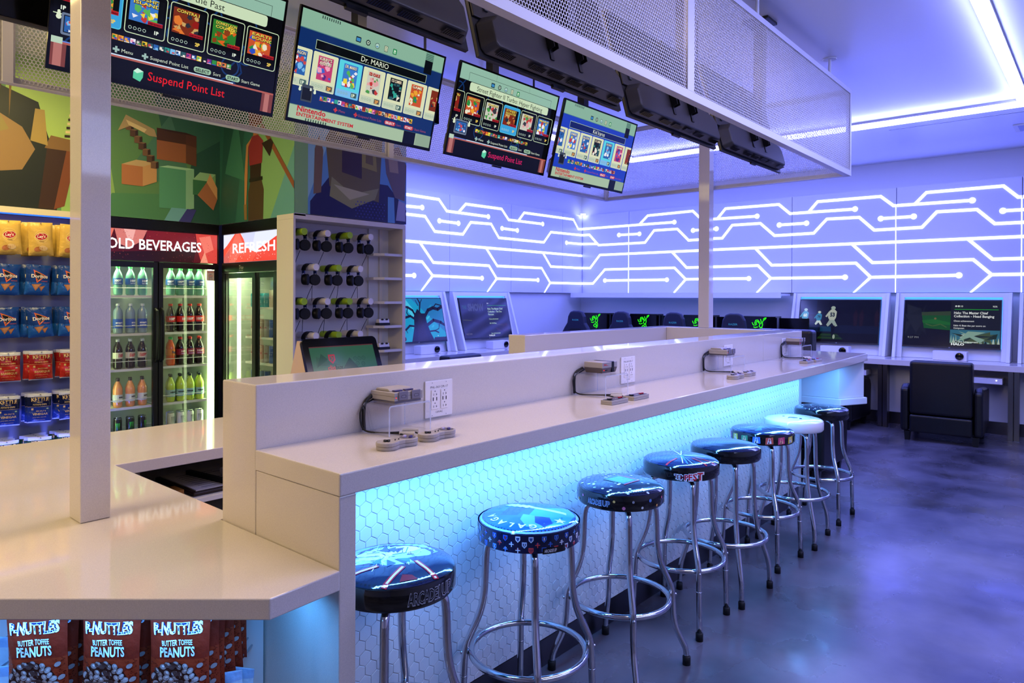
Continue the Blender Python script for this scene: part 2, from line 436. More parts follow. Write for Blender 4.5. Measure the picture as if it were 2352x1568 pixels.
for P, c in (([(.50, 2.157), (.74, 2.157), (.75, 2.4), (.70, 2.52), (.55, 2.52), (.50, 2.4)], '#4a3622'), ([(.53, 2.50), (.70, 2.50), (.71, 2.62), (.53, 2.62)], '#2f1f18'),
             ([(.52, 2.62), (.72, 2.62), (.74, 2.80), (.66, 2.86), (.56, 2.86), (.50, 2.78)], '#8e2c34'), ([(.50, 2.78), (.56, 2.85), (.47, 2.8), (.44, 2.55), (.44, 2.3), (.47, 2.3), (.49, 2.55)], '#c08250'),
             ([(.43, 2.3), (.48, 2.3), (.48, 2.17), (.44, 2.17)], '#8c6a3c'), ([(.52, 2.48), (.73, 2.48), (.73, 2.51), (.52, 2.51)], '#1c1410'),
             ([(.58, 2.86), (.66, 2.86), (.65, 2.94), (.60, 2.94)], '#b87848'), ([(.52, 2.94), (.72, 2.94), (.74, 3.12), (.62, 3.2), (.50, 3.1)], '#6e3820'),
             ([(.70, 2.92), (.74, 2.94), (1.2, 2.42), (1.2, 2.36)], '#8a5034'), ([(.72, 2.78), (.84, 2.66), (.9, 2.76), (.86, 2.8)], '#2c1c18')): cv.poly(P, c)
g = G(); g.box(2.98, 3.08, 4.8, 6.0, MURALB, CEIL, 0); g.art(cv, lambda u, v, l: (2.98-.0004*l, 6.0-u, v), 1)
struct('wall_mural_side', g, [WALLM, PRINT])
cv = Canvas()                                   # wall over the headset cabinet, y = 4.8
cv.rect(2.98, 2.175, 1.13, CEIL-2.175, '#5f96c8')
for P, c in (([(2.98, 2.175), (3.1, 2.175), (3.1, 3.28), (2.98, 3.28)], '#86b478'), ([(3.1, 2.3), (3.3, 2.8), (3.2, 3.28), (3.1, 3.28)], '#8ec0d0'),
             ([(3.12, 2.175), (4.11, 2.175), (4.11, 2.30), (3.9, 2.5), (3.3, 2.5), (3.12, 2.28)], '#1c1a4c'), ([(3.9, 2.175), (3.98, 2.175), (3.97, 2.4), (3.9, 2.4)], '#5f9ac8'),
             ([(3.30, 2.42), (3.80, 2.34), (3.84, 2.9), (3.66, 3.05), (3.38, 3.0), (3.26, 2.8)], '#6a5e34'), ([(3.42, 2.55), (3.62, 2.52), (3.62, 2.82), (3.42, 2.84)], '#3a2830'),
             ([(3.62, 2.62), (3.78, 2.6), (3.76, 2.84), (3.62, 2.84)], '#94883f'), ([(3.66, 2.66), (3.74, 2.65), (3.73, 2.79), (3.66, 2.79)], '#6e5e38'),
             ([(3.30, 2.34), (3.52, 2.26), (3.76, 2.36), (3.80, 2.46), (3.52, 2.38), (3.32, 2.50)], '#8c8a58'), ([(3.34, 2.44), (3.5, 2.33), (3.7, 2.4), (3.52, 2.42)], '#b4ae84'),
             ([(3.86, 2.78), (4.02, 2.86), (4.11, 2.7), (4.09, 2.38), (3.98, 2.4), (3.88, 2.6)], '#6c5c60'), ([(3.90, 2.76), (4.0, 2.8), (4.02, 2.62), (3.92, 2.62)], '#a08a74'),
             ([(3.15, 2.34), (3.22, 2.36), (3.24, 2.7), (3.20, 2.82), (3.16, 2.7)], '#7a6248'), ([(3.99, 2.2), (4.10, 2.2), (4.10, 2.36), (4.02, 2.38)], '#9c9cc0'),
             ([(3.36, 2.84), (3.60, 2.86), (3.58, 2.95), (3.40, 2.93)], '#a89a50')): cv.poly(P, c)
for i in range(9):
    for j in range(6): cv.circ(3.56+.035*i+(.017 if j % 2 else 0), 2.2+.025*j, .007, '#3c3a8c', 6)
g = G(); g.box(2.98, 4.11, 4.8, 5.0, 2.175, CEIL, 0); g.art(cv, lambda u, v, l: (u, 4.8-.0004*l, v), 1)
struct('wall_mural_cabinet', g, [WALLM, PRINT])

# ---- glowing circuit wall panels
CZ0, CZ1 = 1.605, 2.94
RWL = [ # right wall, photograph pixels of the channel centres; a trailing 1 marks a round end
 [(1336,526),(1549,510,1)], [(1470,514),(1488,495),(1591.5,484.6),(1609,501.5),(1638.7,503),(1739,496.4,1)], [(1648,502),(1666.5,479),(1789,469.4),(1814.6,490.5),(1964,480,1)],
 [(1857,487.5),(1878,463),(2023,451),(2052.5,472.4),(2233.4,460,1)], [(2103,467),(2128,442),(2305,427),(2338.6,452.6),(2440,446)],
 [(1421.8,539.5,1),(1468.7,537,1)], [(1592,529,1),(1645.7,525.3,1)], [(1790,516.6,1),(1852.5,512.4,1)], [(2023,502,1),(2098.7,497,1)], [(2303.7,484,1),(2390,479,1)],
 [(1336,540),(1354,539),(1375,562.8),(1481.6,557),(1502.6,529),(1556,525.7),(1581.7,551.8),(1609,550),(1638.7,547.6),(1659,547),(1682,517),(1746.5,512.8),(1779,541),(1869,535.5),(1899,503),(1973.7,499),(2008,528.4),(2117.7,522),(2152,486.3),(2244,481),(2285,513.6),(2420,507)],
 [(1336,560.5),(1372,560)], [(1336,615.5),(1355.6,615.5),(1378,585.4),(1609,575),(1638.7,573.4),(2349,543),(2440,539)],
 [(1544.6,579.3),(1577,614.5),(1609,613.5),(1741,609.6),(1770.5,639),(1941,636.5,1)], [(1770.5,639),(1739,673)],
 [(1734.7,569.6),(1772.6,609),(1966,604),(2000,636.5),(2202.7,632,1)], [(2000,636.5),(1962,673)], [(1957.7,561),(2004,603),(2235.5,596),(2277.6,630.6),(2440,628)], [(2277.6,630.6),(2231,672)],
 [(2223,548.6),(2279.7,595),(2440,591)], [(1336,651),(1362,651),(1389.5,618.7),(1549.4,614.8),(1575,641.3),(1638.7,640),(1720,639.5,1)], [(1575,641.3),(1549,672)], [(1389.5,644,1),(1531.7,642.3,1)]]
LWL = [
 [(880,438.5),(934,446.5),(1008,458),(1026,484.6),(1121.3,497.5,1)], [(1053.5,487),(1069.6,468.5),(1152,479.8),(1168,504.7),(1246.4,514.3,1)], [(1190.8,506.6),(1203.7,488.5),(1316.8,504),(1328,526),(1336,526.5)],
 [(880,469),(934,473.3),(969.5,476.5,1)], [(880,484),(934,491.7),(976,496.6),(998.5,531.5),(1063,538),(1081,510.5),(1127.8,514.3),(1145.6,546),(1249,556.4),(1265,533),(1336,540)],
 [(1009,507,1),(1052.8,512.7,1)], [(1153,524.4,1),(1188,529,1)], [(1301,557.3,1),(1336,560.5)], [(880,549),(934,553.4),(1336,587.4)],
 [(964.6,557.3),(995,602.6),(1123,610),(1140.7,639.7),(1235.4,643,1)], [(1140.7,639.7),(1119.7,672.5)], [(1116.5,570),(1142,610.6),(1244,615.5),(1263.5,649.4),(1336,651)], [(1263.5,649.4),(1250.6,672.5)],
 [(1247.3,581.5),(1265,612),(1336,615.5)], [(880,596.5),(934,598.7),(969.5,601),(993.7,633),(1107,638.7,1)], [(993.7,633),(968,671)], [(880,630),(934,632.3),(951,632.6,1)]]
def channel_segments(lines, conv):
    segs = []; dots = []
    for L in lines:
        P = [conv(p[0], p[1]) for p in L]
        for a, b in zip(P, P[1:]): segs.append((a, b))
        for p, q in zip(L, P):
            if len(p) > 2: dots.append(q)
    return segs, dots
def ribbons(segs, dots, s0, s1, place, hw=.0165):
    g = G()
    for (a, b) in segs:
        if a[0] > b[0]: a, b = b, a
        if b[0] <= s0 or a[0] >= s1: continue
        d = (b[0]-a[0]) or 1e-6
        if a[0] < s0: a = (s0, a[1]+(b[1]-a[1])*(s0-a[0])/d)
        if b[0] > s1: b = (s1, a[1]+(b[1]-a[1])*(s1-a[0])/((b[0]-a[0]) or 1e-6))
        dx, dz = b[0]-a[0], b[1]-a[1]; n = math.hypot(dx, dz) or 1; ux, uz = dx/n*hw*.5, dz/n*hw*.5; nx, nz = -dz/n*hw, dx/n*hw
        lo = lambda s_, z_: place(min(max(s_, s0), s1), min(max(z_, CZ0), CZ1), .004)
        P = [lo(a[0]-ux+nx, a[1]-uz+nz), lo(a[0]-ux-nx, a[1]-uz-nz), lo(b[0]+ux-nx, b[1]+uz-nz), lo(b[0]+ux+nx, b[1]+uz+nz)]
        g.add(P, [(0, 1, 2, 3)])
    for (s_, z_) in dots:
        if s0 <= s_ < s1:
            n = 18; P = [place(s_+.034*math.cos(2*math.pi*i/n), z_+.034*math.sin(2*math.pi*i/n), .0045) for i in range(n)]
            g.add(P, [tuple(range(n))])
    return g
def conv_r(x, y): p = at_x(x, y, 9.88); return (p.y, p.z)
def conv_l(x, y): p = at_y(x, y, 6.91); return (p.x, p.z)
segR, dotR = channel_segments(RWL, conv_r); segL, dotL = channel_segments(LWL, conv_l)
PANELM = mat('panel_white_acrylic', '#d6d6de', .24, spec=.5)
ye = [6.91, 5.98, 4.67, 3.36, 2.06, .765, -.54]
whR = ['white circuit panel nearest the room corner on the right wall', 'second circuit panel from the room corner on the right wall, above the gaming chairs', 'third circuit panel from the room corner on the right wall, seen beside the far column',
       'fourth circuit panel from the corner, above the football screen', 'fifth circuit panel from the corner, above the leather armchair screen', 'rightmost circuit panel at the photo edge']
for k in range(6):
    y1, y0 = ye[k], ye[k+1]
    t = thing('light_panel', whR[k], 'wall light', (9.88, (y0+y1)/2, CZ0), group='glowing circuit panels on the walls')
    ym = (y0+y1)/2
    part('panel', G().box(0, .069, y0+.004-ym, y1-.003-ym, 0, CZ1-CZ0), PANELM, t)
    gg = ribbons(segR, dotR, y0+.004, y1-.003, lambda s_, z_, e: (-e, s_-ym, z_-CZ0))
    if k in (0, 3, 4): gg.add([(-.003, y0-ym+q, zz) for q, zz in ((.0, 0), (.010, 0), (.010, CZ1-CZ0-.25), (.0, CZ1-CZ0-.25))], [(0, 3, 2, 1)])  # emissive strip stands in for light leaking at the panel seam
    part('light_channel', gg, CIRCUIT, t)
xe = [4.12, 5.39, 6.70, 8.00, 9.31, 9.88]
whL = ['circuit panel behind the shelf cabinet end on the back wall', 'back wall circuit panel above the tree screen', 'back wall circuit panel above the dark menu screen', 'back wall circuit panel between the dark menu screen and the corner', 'narrow back wall circuit panel in the corner']
for k in range(5):
    x0, x1 = xe[k], xe[k+1]; xm = (x0+x1)/2
    t = thing('light_panel', whL[k], 'wall light', (xm, 6.91, CZ0), group='glowing circuit panels on the walls')
    part('panel', G().box(x0+.003-xm, x1-.003-xm, 0, .069, 0, CZ1-CZ0), PANELM, t)
    gg = ribbons(segL, dotL, x0+.003, x1-.003, lambda s_, z_, e: (s_-xm, -e, z_-CZ0))
    part('light_channel', gg, CIRCUIT, t)
# small uplight spot in the corner above the panels
t = tag(part('corner_lamp', G().box(9.80, 9.86, 6.83, 6.89, 2.945, 2.965), emis('corner_led', '#a9b4ff', 30)), 'small bright lamp on top of the circuit panels in the room corner', 'lamp')

# ---- ceiling light channels
def led_channel(label, x0, x1, y0, y1):
    t = thing('ceiling_light_channel', label, 'ceiling light', ((x0+x1)/2, (y0+y1)/2, CEIL)); w2, h2 = (x1-x0)/2, (y1-y0)/2
    part('housing', G().box(-w2-.012, w2+.012, -h2-.012, h2+.012, -.022, -.0005), WHITE, t)
    part('diffuser', G().box(-w2, w2, -h2, h2, -.062, -.0225), LEDW, t)
led_channel('long white ceiling light line running along the bar, top right', 2.2, 7.50, .55, .61)
led_channel('white ceiling light line crossing in front of the right wall', 7.51, 7.57, .55, 4.56)
led_channel('short white ceiling light line behind the hanging screens', 5.3, 7.50, 4.50, 4.56)
for y0, y1, lb in ((-.5, 1.75, 'thin dark slot in the ceiling beside the right light line'), (3.15, 4.5, 'thin dark slot in the ceiling seen through the mesh end')):
    t = thing('slot_diffuser', lb, 'air vent', (8.03, (y0+y1)/2, CEIL)); h2 = (y1-y0)/2
    part('slot', G().box(-.012, .012, -h2, h2, -.003, -.0005), mat('slot_dark', '#0a1c48', .5), t); part('rim', G().box(-.02, -.013, -h2, h2, -.004, -.0005).box(.013, .02, -h2, h2, -.004, -.0005), CEILM, t)
t = thing('ceiling_vent', 'pale square ceiling vent at the right photo edge', 'air vent', (8.76, .45, CEIL))
part('frame', G().box(-.17, .17, -.3, .3, -.012, -.0005), WHITE, t); part('grille', G().box(-.13, .13, -.26, .26, -.015, -.0125), mat('vent_grey', '#9aa0c8', .4), t)

# ============================================================= MESH BOX OVER THE BAR
def honeycomb(W, H, p=.0165, wire=.0032, th=.0022):
    """perforated sheet in x,z with hexagonal holes, thickness along y"""
    rr = p/math.sqrt(3); ri = rr*(1-wire/p); dz = p*math.sqrt(3)/2; V = []; F = []
    A = [R(90+60*i) for i in range(6)]; co = [(math.cos(a), math.sin(a)) for a in A]
    nr = int(H/dz); nc = int(W/p); b = 0
    for j in range(nr):
        z = (j+.5)*H/nr
        for i in range(nc):
            x = (i+.5+(.5 if j % 2 else 0))*p
            if x > W: continue
            for y, q in ((0, rr), (0, ri), (th, ri), (th, rr)):
                for c in co: V.append((x+c[0]*q, y, z+c[1]*q))
            for k in range(6):
                l = (k+1) % 6
                F.append((b+k, b+l, b+6+l, b+6+k)); F.append((b+6+k, b+6+l, b+12+l, b+12+k)); F.append((b+12+k, b+12+l, b+18+l, b+18+k))
            b += 24
    g = G(); g.v = V; g.f = F; g.m = [0]*len(F); g.c = [(1, 1, 1)]*len(F); return g
MESHM = mat('white_powder_coated_mesh', '#d4d2d6', .4)
BX0, BX1, BY0, BY1, BZ0, BZ1 = -1.33, 5.84, 1.535, 3.806, 2.48, 3.153
_hm = {}
def mesh_panel(label, W, loc, rz):
    """panel in local x,z; outward side is -y"""
    H = BZ1-BZ0
    t = thing('mesh_panel', label, 'mesh panel', loc, rz, 'white honeycomb mesh panels of the hanging box')
    if W not in _hm:
        g = honeycomb(W-.05, H-.04); g.xf(Matrix.Translation((.025, .006, .02)))
        o = part('perforated_sheet', g, MESHM, t)
        f = G()
        f.box(0, W, 0, .003, 0, .040); f.box(0, W, .0035, .045, 0, .003)
        f.box(0, W, 0, .003, H-.035, H); f.box(0, W, .0035, .045, H-.003, H)
        f.box(0, .034, 0, .003, .0405, H-.0355); f.box(W-.034, W, 0, .003, .0405, H-.0355)
        f.box(0, .02, .0095, .03, .004, H-.004); f.box(W-.02, W, .0095, .03, .004, H-.004)
        q = part('frame', f, MESHM, t); _hm[W] = (o, q)
    else:
        for s_ in _hm[W]:
            c = s_.copy(); COL.objects.link(c); c.parent = t
    return t
seams = [BX0, .89, 3.10, BX1]
nn = ['leftmost of three', 'middle of three', 'rightmost, ending at the box corner']
ff = ['far long side, leftmost, behind the column', 'far long side, middle one', 'far long side, ending at the far corner']
for k in range(3):
    W = round(seams[k+1]-seams[k], 4)
    mesh_panel('white honeycomb mesh panel on the near long side, ' + nn[k], W, (seams[k], BY0, BZ0), 0)
    mesh_panel('honeycomb mesh panel of the ' + ff[k], W, (seams[k+1], BY1, BZ0), math.pi)
We = round(BY1-BY0-.01, 4)
mesh_panel('honeycomb mesh panel closing the right end of the hanging box', We, (BX1, BY0+.005, BZ0), R(90))
mesh_panel('honeycomb mesh panel closing the left end of the hanging box', We, (BX0, BY1-.005, BZ0), R(-90))
g = G()
for k, x in enumerate((-1.0, .6, 2.2, 4.0, 5.38)):
    for Y in (BY0+.03, BY1-.03):
        t = thing('hanging_rod', 'thin white ceiling rod above the mesh box, %s on its %s side' % (('leftmost', 'second from left', 'middle', 'fourth from left', 'rightmost')[k], 'near' if Y < 2 else 'far'), 'rod', (x, Y, BZ1), group='rods that hang the mesh box')
        part('rod', G().cyl((0, 0, .001), (0, 0, CEIL-BZ1-.006), .010, 10), WHITE, t, True)
        part('flange', G().lathe([(.045, CEIL-BZ1-.006), (.048, CEIL-BZ1-.001)], 20), WHITE, t, True)

# ============================================================= COLUMNS
t = tag(part('column', G().box(.741, .826, 2.366, 2.463, .829, CEIL-.001), QUARTZ, bevel=.003), 'square white column standing on the low counter at the left', 'column')
t = tag(part('column', G().box(5.70, 5.787, 2.645, 2.745, 1.264, CEIL-.001), QUARTZ, bevel=.003), 'square white column standing on the far end ledge of the bar', 'column')
# ============================================================= BAR AND COUNTERS
LH, BH, CH = 1.262, 1.073, .828
g = G(); g.box(1.048, 4.972, 1.89, 2.09, 0.001, LH); g.box(4.974, 5.80, 1.89, 2.09, 0.001, LH)
g.box(5.69, 5.88, 2.092, 3.048, .001, LH); g.box(3.68, 5.88, 3.05, 3.20, .001, LH)
tag(part('bar_ledge', g, QUARTZ, bevel=.004), 'raised white quartz ledge running behind the bar counter and round its far end', 'ledge')
g = G(); g.box(1.045, 4.972, 1.472, 1.888, 1.014, BH)
tag(part('bar_counter', g, QUARTZ, bevel=.004), 'long white quartz bar counter holding the game consoles', 'counter')
t = thing('bar_counter_end', 'far right end of the bar counter with a hanging white box under it', 'counter', (4.975, 1.472, .657))
T = Matrix.Translation((-4.975, -1.472, -.657))
part('countertop', G().prism([(4.975, 1.472), (6.24, 1.507), (6.24, 2.085), (5.885, 2.085), (5.805, 2.085), (5.805, 1.888), (4.975, 1.888)], 1.014, BH).xf(T), QUARTZ, t, bevel=.003)
part('hanging_box', G().prism([(5.975, 1.655), (6.225, 1.53), (6.225, 2.07), (5.975, 2.07)], .714, 1.013).xf(T), WHITE, t, bevel=.003)
part('bottom_trim', G().prism([(5.964, 1.638), (6.24, 1.507), (6.24, 2.08), (5.964, 2.08)], .657, .713).xf(T), WHITE, t, bevel=.006)
g = G(); g.box(1.048, 1.10, 1.478, 1.888, .001, 1.013)
tag(part('bar_end_panel', g, QUARTZ, bevel=.003), 'white quartz end panel under the near left end of the bar counter', 'panel')
# hexagon tiled front
t = thing('tiled_bar_front', 'white hexagon tiled bar front lit blue from above', 'bar front', (1.101, 1.76, .115))
part('backing', G().box(0, 4.251, .006, .125, 0, .898), mat('tile_grout', '#d4d8dc', .5), t)
def hextiles(W, H, p):
    rr = p/math.sqrt(3); dz = rr*1.5; g = G(); A = [(math.cos(R(90+60*i)), math.sin(R(90+60*i))) for i in range(6)]
    rn = random.Random(4)
    j = 0; z = 0.0
    while z < H+rr:
        i = 0; x = (p/2 if j % 2 else 0)
        while x < W+p/2:
            tx, tz = rn.uniform(-.0004, .0004), rn.uniform(-.0004, .0004)
            def q(k, r, y, inn=0):
                px_, pz_ = x+A[k][0]*r, z+A[k][1]*r
                yy = y+(A[k][0]*tx+A[k][1]*tz)*inn
                return (min(max(px_, 0), W), yy, min(max(pz_, 0), H))
            V = [q(k, rr-.0008, .006) for k in range(6)]+[q(k, rr-.0010, .0034, 1) for k in range(6)]+[q(k, rr-.0022, .0026, 1) for k in range(6)]
            F = [(12, 13, 14, 15, 16, 17)]
            for k in range(6):
                l = (k+1) % 6; F += [(k, l, 6+l, 6+k), (6+k, 6+l, 12+l, 12+k)]
            g.add(V, F); x += p
        z += dz; j += 1
    return g
TILE = mat('white_glazed_tile', '#dfe3e6', .16, spec=.5)
part('hexagon_tiles', hextiles(4.25, .897, .045), TILE, t)
tag(part('kick_plate', G().box(1.101, 5.352, 1.762, 1.885, .001, .112), STEEL), 'brushed steel kick plate along the foot of the tiled bar front', 'kick plate')
# blue LED strips under the counters
LEDB = emis('blue_led', '#2e90ff', 26)
t = thing('led_strip', 'blue LED strip hidden under the bar counter above the tiles', 'led strip', (3.3, 1.57, 1.011))
part('profile', G().box(-2.15, 2.60, -.012, .012, -.004, .002), WHITE, t)
part('diffuser', G().box(-2.15, 2.60, -.009, .009, -.007, -.0045), LEDB, t)
area('bar_led_glow', (3.52, 1.565, 1.002), (R(10), 0, 0), 4.74, .02, (.11, .36, 1.0), 38, 175)

# low counter at the left with its support
lowp = [(1.045, 1.470), (.843, 1.455), (-.5, 2.997), (-.5, 3.86), (2.9, 3.86), (2.9, 3.09), (1.095, 3.09), (1.095, 2.095), (1.045, 2.095)][::-1]
g = G(); g.prism([p for p in lowp[::-1]], .778, CH)
tag(part('low_counter', g, QUARTZ, bevel=.003), 'low L-shaped white quartz checkout counter in the left foreground', 'counter')
DX, DY = -.657, .754; NX, NY = .754, .657              # along the front edge, and inwards
def dpt(s_, ins): return (.843+DX*s_+NX*ins, 1.455+DY*s_+NY*ins)
def dhit(px_, py_, ins):
    d = _ray(px_, py_); P0 = dpt(0, ins); t_ = (P0[0]*NX+P0[1]*NY)/(d.x*NX+d.y*NY)
    return Vector((0, 0, CAMH))+d*t_
t = thing('display_cabinet', 'white cabinet with an open snack display under the low counter', 'cabinet', (.9, 1.9, 0))
T = Matrix.Translation((-.9, -1.9, 0))
A0, A1 = dpt(.11, .395), dpt(2.0, .395); B0, B1 = dpt(.11, .415), dpt(2.0, .415)
part('back_board', G().prism([(1.043, 1.835), A1, B1, (1.043, 1.86)][::-1], .0, .775).xf(T), WHITE, t)
part('base', G().prism([dpt(.05, .03), dpt(2.0, .03), A1, (1.043, 1.835)][::-1], .0, .10).xf(T), WHITE, t)
tag(part('led_strip', G().prism([dpt(.06, .040), dpt(1.9, .040), dpt(1.9, .050), dpt(.06, .050)][::-1], .768, .776), LEDB), 'blue LED strip under the front edge of the low counter', 'led strip')
_p = dpt(.75, .030)
area('snack_led_glow', (_p[0], _p[1], .762), (0, 0, math.atan2(DY, DX)), 1.5, .03, (.10, .38, 1.0), 6, 170)
area('side_led_glow', (.96, 1.62, .762), (0, 0, 0), .06, .12, (.06, .36, 1.0), .5, 170)
# staff side shelving under the back arm
t = thing('staff_shelf', 'dark open staff shelf under the back arm of the low counter', 'shelf', (2.0, 3.45, 0))
T = Matrix.Translation((-2.0, -3.45, 0))
WOODD = mat('dark_laminate', '#6a5e58', .5)
g = G(); g.box(1.2, 2.88, 3.80, 3.83, .0, .777)
part('back', g.xf(T), WOODD, t)
for z in (.10, .36, .585): part('shelf', G().box(1.2, 2.88, 3.12, 3.795, z, z+.02).xf(T), WHITE, t, label='white shelf board')
part('side', G().box(2.885, 2.9, 3.1, 3.83, .0, .777).xf(T), WOODD, t)
part('side', G().box(1.18, 1.195, 3.1, 3.83, .0, .777).xf(T), WOODD, t)

# things on the staff shelf
zz = .606
t = thing('document_tray', 'white document tray with papers on the dark staff shelf', 'tray', (1.70, 3.36, zz))
part('tray', G().prism([(-.25, -.20), (.30, -.20), (.30, .22), (-.25, .22)], .0, .018), mat('tray_dark', '#2a1c14', .5), t, bevel=.006)
part('paper', G().prism([(-.23, -.18), (.28, -.18), (.28, .20), (-.23, .20)], .0185, .024), mat('paper_white', '#d8d4cc', .6), t)
cv = Canvas(); rn = random.Random(3)
for k in range(9):
    cv.rect(-.19, -.15+.034*k, rn.uniform(.10, .42), .006, '#2a2a28')
g = G().art(cv, lambda u, v, l: (u, v, .0242)); part('print', g, PRINT, t)
t = tag(part('black_ruler', G().box(-.012, .012, -.17, .17, 0, .02), BLACKM, loc=(1.60, 3.33, zz+.0248), rot=(0, 0, R(8))), 'black bar lying across the papers on the staff shelf', 'ruler')
t = thing('barcode_scanner', 'white handheld barcode scanner lying on the papers', 'scanner', (1.80, 3.32, zz+.026), R(-10))
g = G().tube([(-.13, -.01, .02), (-.08, 0, .028), (-.02, .005, .036), (.05, .01, .036), (.10, .012, .034)], .022, 12, r1=.032); part('body', g, mat('scanner_white', '#d4d2d4', .35), t, True)
part('window', G().box(.101, .112, -.012, .03, .012, .05), BLACKG, t); part('trigger', G().box(-.01, .015, -.002, .01, -.002, .012), BLACKM, t)
t = tag(part('snack_box', G().box(-.09, .09, -.05, .05, 0, .035), mat('ochre_card', '#9a6420', .55), loc=(1.33, 3.24, zz)), 'ochre packet with a dark swirl at the left of the staff shelf', 'packet')

# hanging peanut bags
PB = {}
def pillow(W, H, D, seed=0, n=(10, 14), wrinkle=.004):
    """bag front/back surface depth"""
    rn = random.Random(seed); ph = [(rn.uniform(0, 6), rn.uniform(20, 60), rn.uniform(20, 60)) for _ in range(5)]
    def dep(u, v):
        a = max(0., 1-abs(2*u-1)**2.6)*max(0., 1-abs(2*v-1)**3.2)
        wv = sum(math.sin(p+q*(u-.5)*W*2+r*(v-.5)*H*2) for p, q, r in ph)*wrinkle*.3
        e = min(1, 8*min(u, 1-u, v, 1-v))
        return a**.6*D/2 + wv*e*.8
    return dep
def bag_mesh(W, H, D, art, seed, body, crimp=.06, back=None, stripe=None):
    """bag in local x (width), z (height, top at 0), front is -y.  art: Canvas in metres with origin at the lower left"""
    dep = pillow(W, H, D, seed); g = G()
    rn = random.Random(seed+9); sk = rn.uniform(-.03, .03)
    def edge(v): return 1-.05*math.sin(math.pi*v)
    def fr(u, v): return ((u-.5)*W*edge(v)+sk*(v-1)*W, -dep(u, v)-.0006, (v-1)*H)
    def bk(u, v): return ((u-.5)*W*edge(v)+sk*(v-1)*W, dep(u, v)*.8+.0006, (v-1)*H)
    g.grid(fr, 12, 16, 0, S(body)); g.grid(bk, 8, 10, 0, S(back or body), flip=True)
    if art:
        def fn(x, z, l):
            p = fr(min(max(x/W, 0), 1), min(max(z/H, 0), 1)); return (p[0], p[1]-.0003-.00012*l, p[2])
        g.art(art, fn, 0, fine=.016)
    return g
def crimps(W, H, col, t_=.10, b_=.07):
    cv = Canvas()
    for k in range(14):
        cv.rect(W*k/14, H*(1-t_), W/28, H*t_, col, 1, 1); cv.rect(W*k/14, 0, W/28, H*b_, col, 1, 1)
    return cv
W, H = .128, .23
cv = Canvas(); cv.rect(0, .0, W, H*.52, '#8e2a14', 10, 12)
for s_ in (0, 1):
    for k in range(60):
        rn = random.Random(k+s_*100); cv.circ(rn.uniform(.002, .02) if s_ else W-rn.uniform(.002, .02), rn.uniform(.01, .12), .0011, '#5a1408', 6)
cv.circ(.056, .058, .055, '#32140f', 28)
rn = random.Random(5)
pts = []
for _ in range(1500):
    x, z = rn.uniform(.004, .108), rn.uniform(.004, .112)
    if (x-.056)**2+(z-.058)**2 < .052**2 and all((x-a)**2+(z-b)**2 > .0098**2 for a, b in pts): pts.append((x, z))
for x, z in pts:
    a = rn.uniform(0, 3.14); r1 = rn.uniform(.0058, .0074)
    cv.circ(x, z, r1*1.25, '#4a2f2a', 12, r1, a); cv.circ(x+.0004, z+.0006, r1*1.1, rn.choice(['#9a8078', '#a08c88', '#8a6e66']), 12, r1*.86, a); cv.circ(x+.0012, z+.0018, r1*.6, '#b8a8a4', 10, r1*.4, a)
for x, z in ((.112, .105), (.115, .04), (.118, .075)): cv.circ(x, z, .0075, '#a08c88', 12, .005, .6)
cv.text('PEANUTS', .064, .126, .030, '#e8f0ff', .03, .076, 'c', R(2)); cv.text('BUTTER TOFFEE', .064, .151, .017, '#e8f0ff', .02, .066, 'c', R(2))
cv.text('P-NUTTLES', .064, .176, .034, '#f4f8ff', .05, .104, 'c', R(2)); cv.text('P-NUTTLES', .064, .1765, .034, '#18244c', .012, .096, 'c', R(2))
peanut = bag_mesh(W, H, .030, cv, 3, '#7c2012')
PEG = mat('peg_wire', '#b8bcc4', .25, metal=1)
pos = [(85, 0), (258, 0), (415, 0)]
whs = ('left', 'middle', 'right')
rzb = math.atan2(-NY, -NX)+R(90)
first = None
for k, (pxx, _) in enumerate(pos):
    for n in range(6):
        P = dhit(pxx, 1480, .085); ins = .085+n*.048
        x_, y_ = P.x+NX*(ins-.085), P.y+NY*(ins-.085)
        lab = ('front red-brown bag of butter toffee peanuts on the %s peg under the low counter' % whs[k]) if n == 0 else 'red-brown peanut bag hanging %s behind the front one on the %s peg' % (('', 'directly', 'second', 'third', 'fourth', 'fifth')[n], whs[k])
        if first is None:
            o = part('peanut_bag', peanut, FOIL, smooth=True); first = o
        else: o = first.copy(); COL.objects.link(o)
        o.scale = (1.14, 1, 1.08); o.location = (x_, y_, .772+.002*(n % 2)); o.rotation_euler = (0, R((-1.5, 1.0, .5, -1, 1.2, -.6)[(n+k) % 6]), rzb+R((0, 3, -3, 2, -2, 3)[(n+2*k) % 6] if n else (2, -3, 1)[k]))
        tag(o, lab, 'snack bag', 'peanut bags under the low counter')
    P = dhit(pxx, 1480, .06)
    tag(part('display_peg', G().tube([(P.x-NX*.0, P.y-NY*.0, .772), (P.x+NX*.332, P.y+NY*.332, .772)], .003, 8), PEG), '%s metal peg under the low counter holding peanut bags' % whs[k], 'peg')
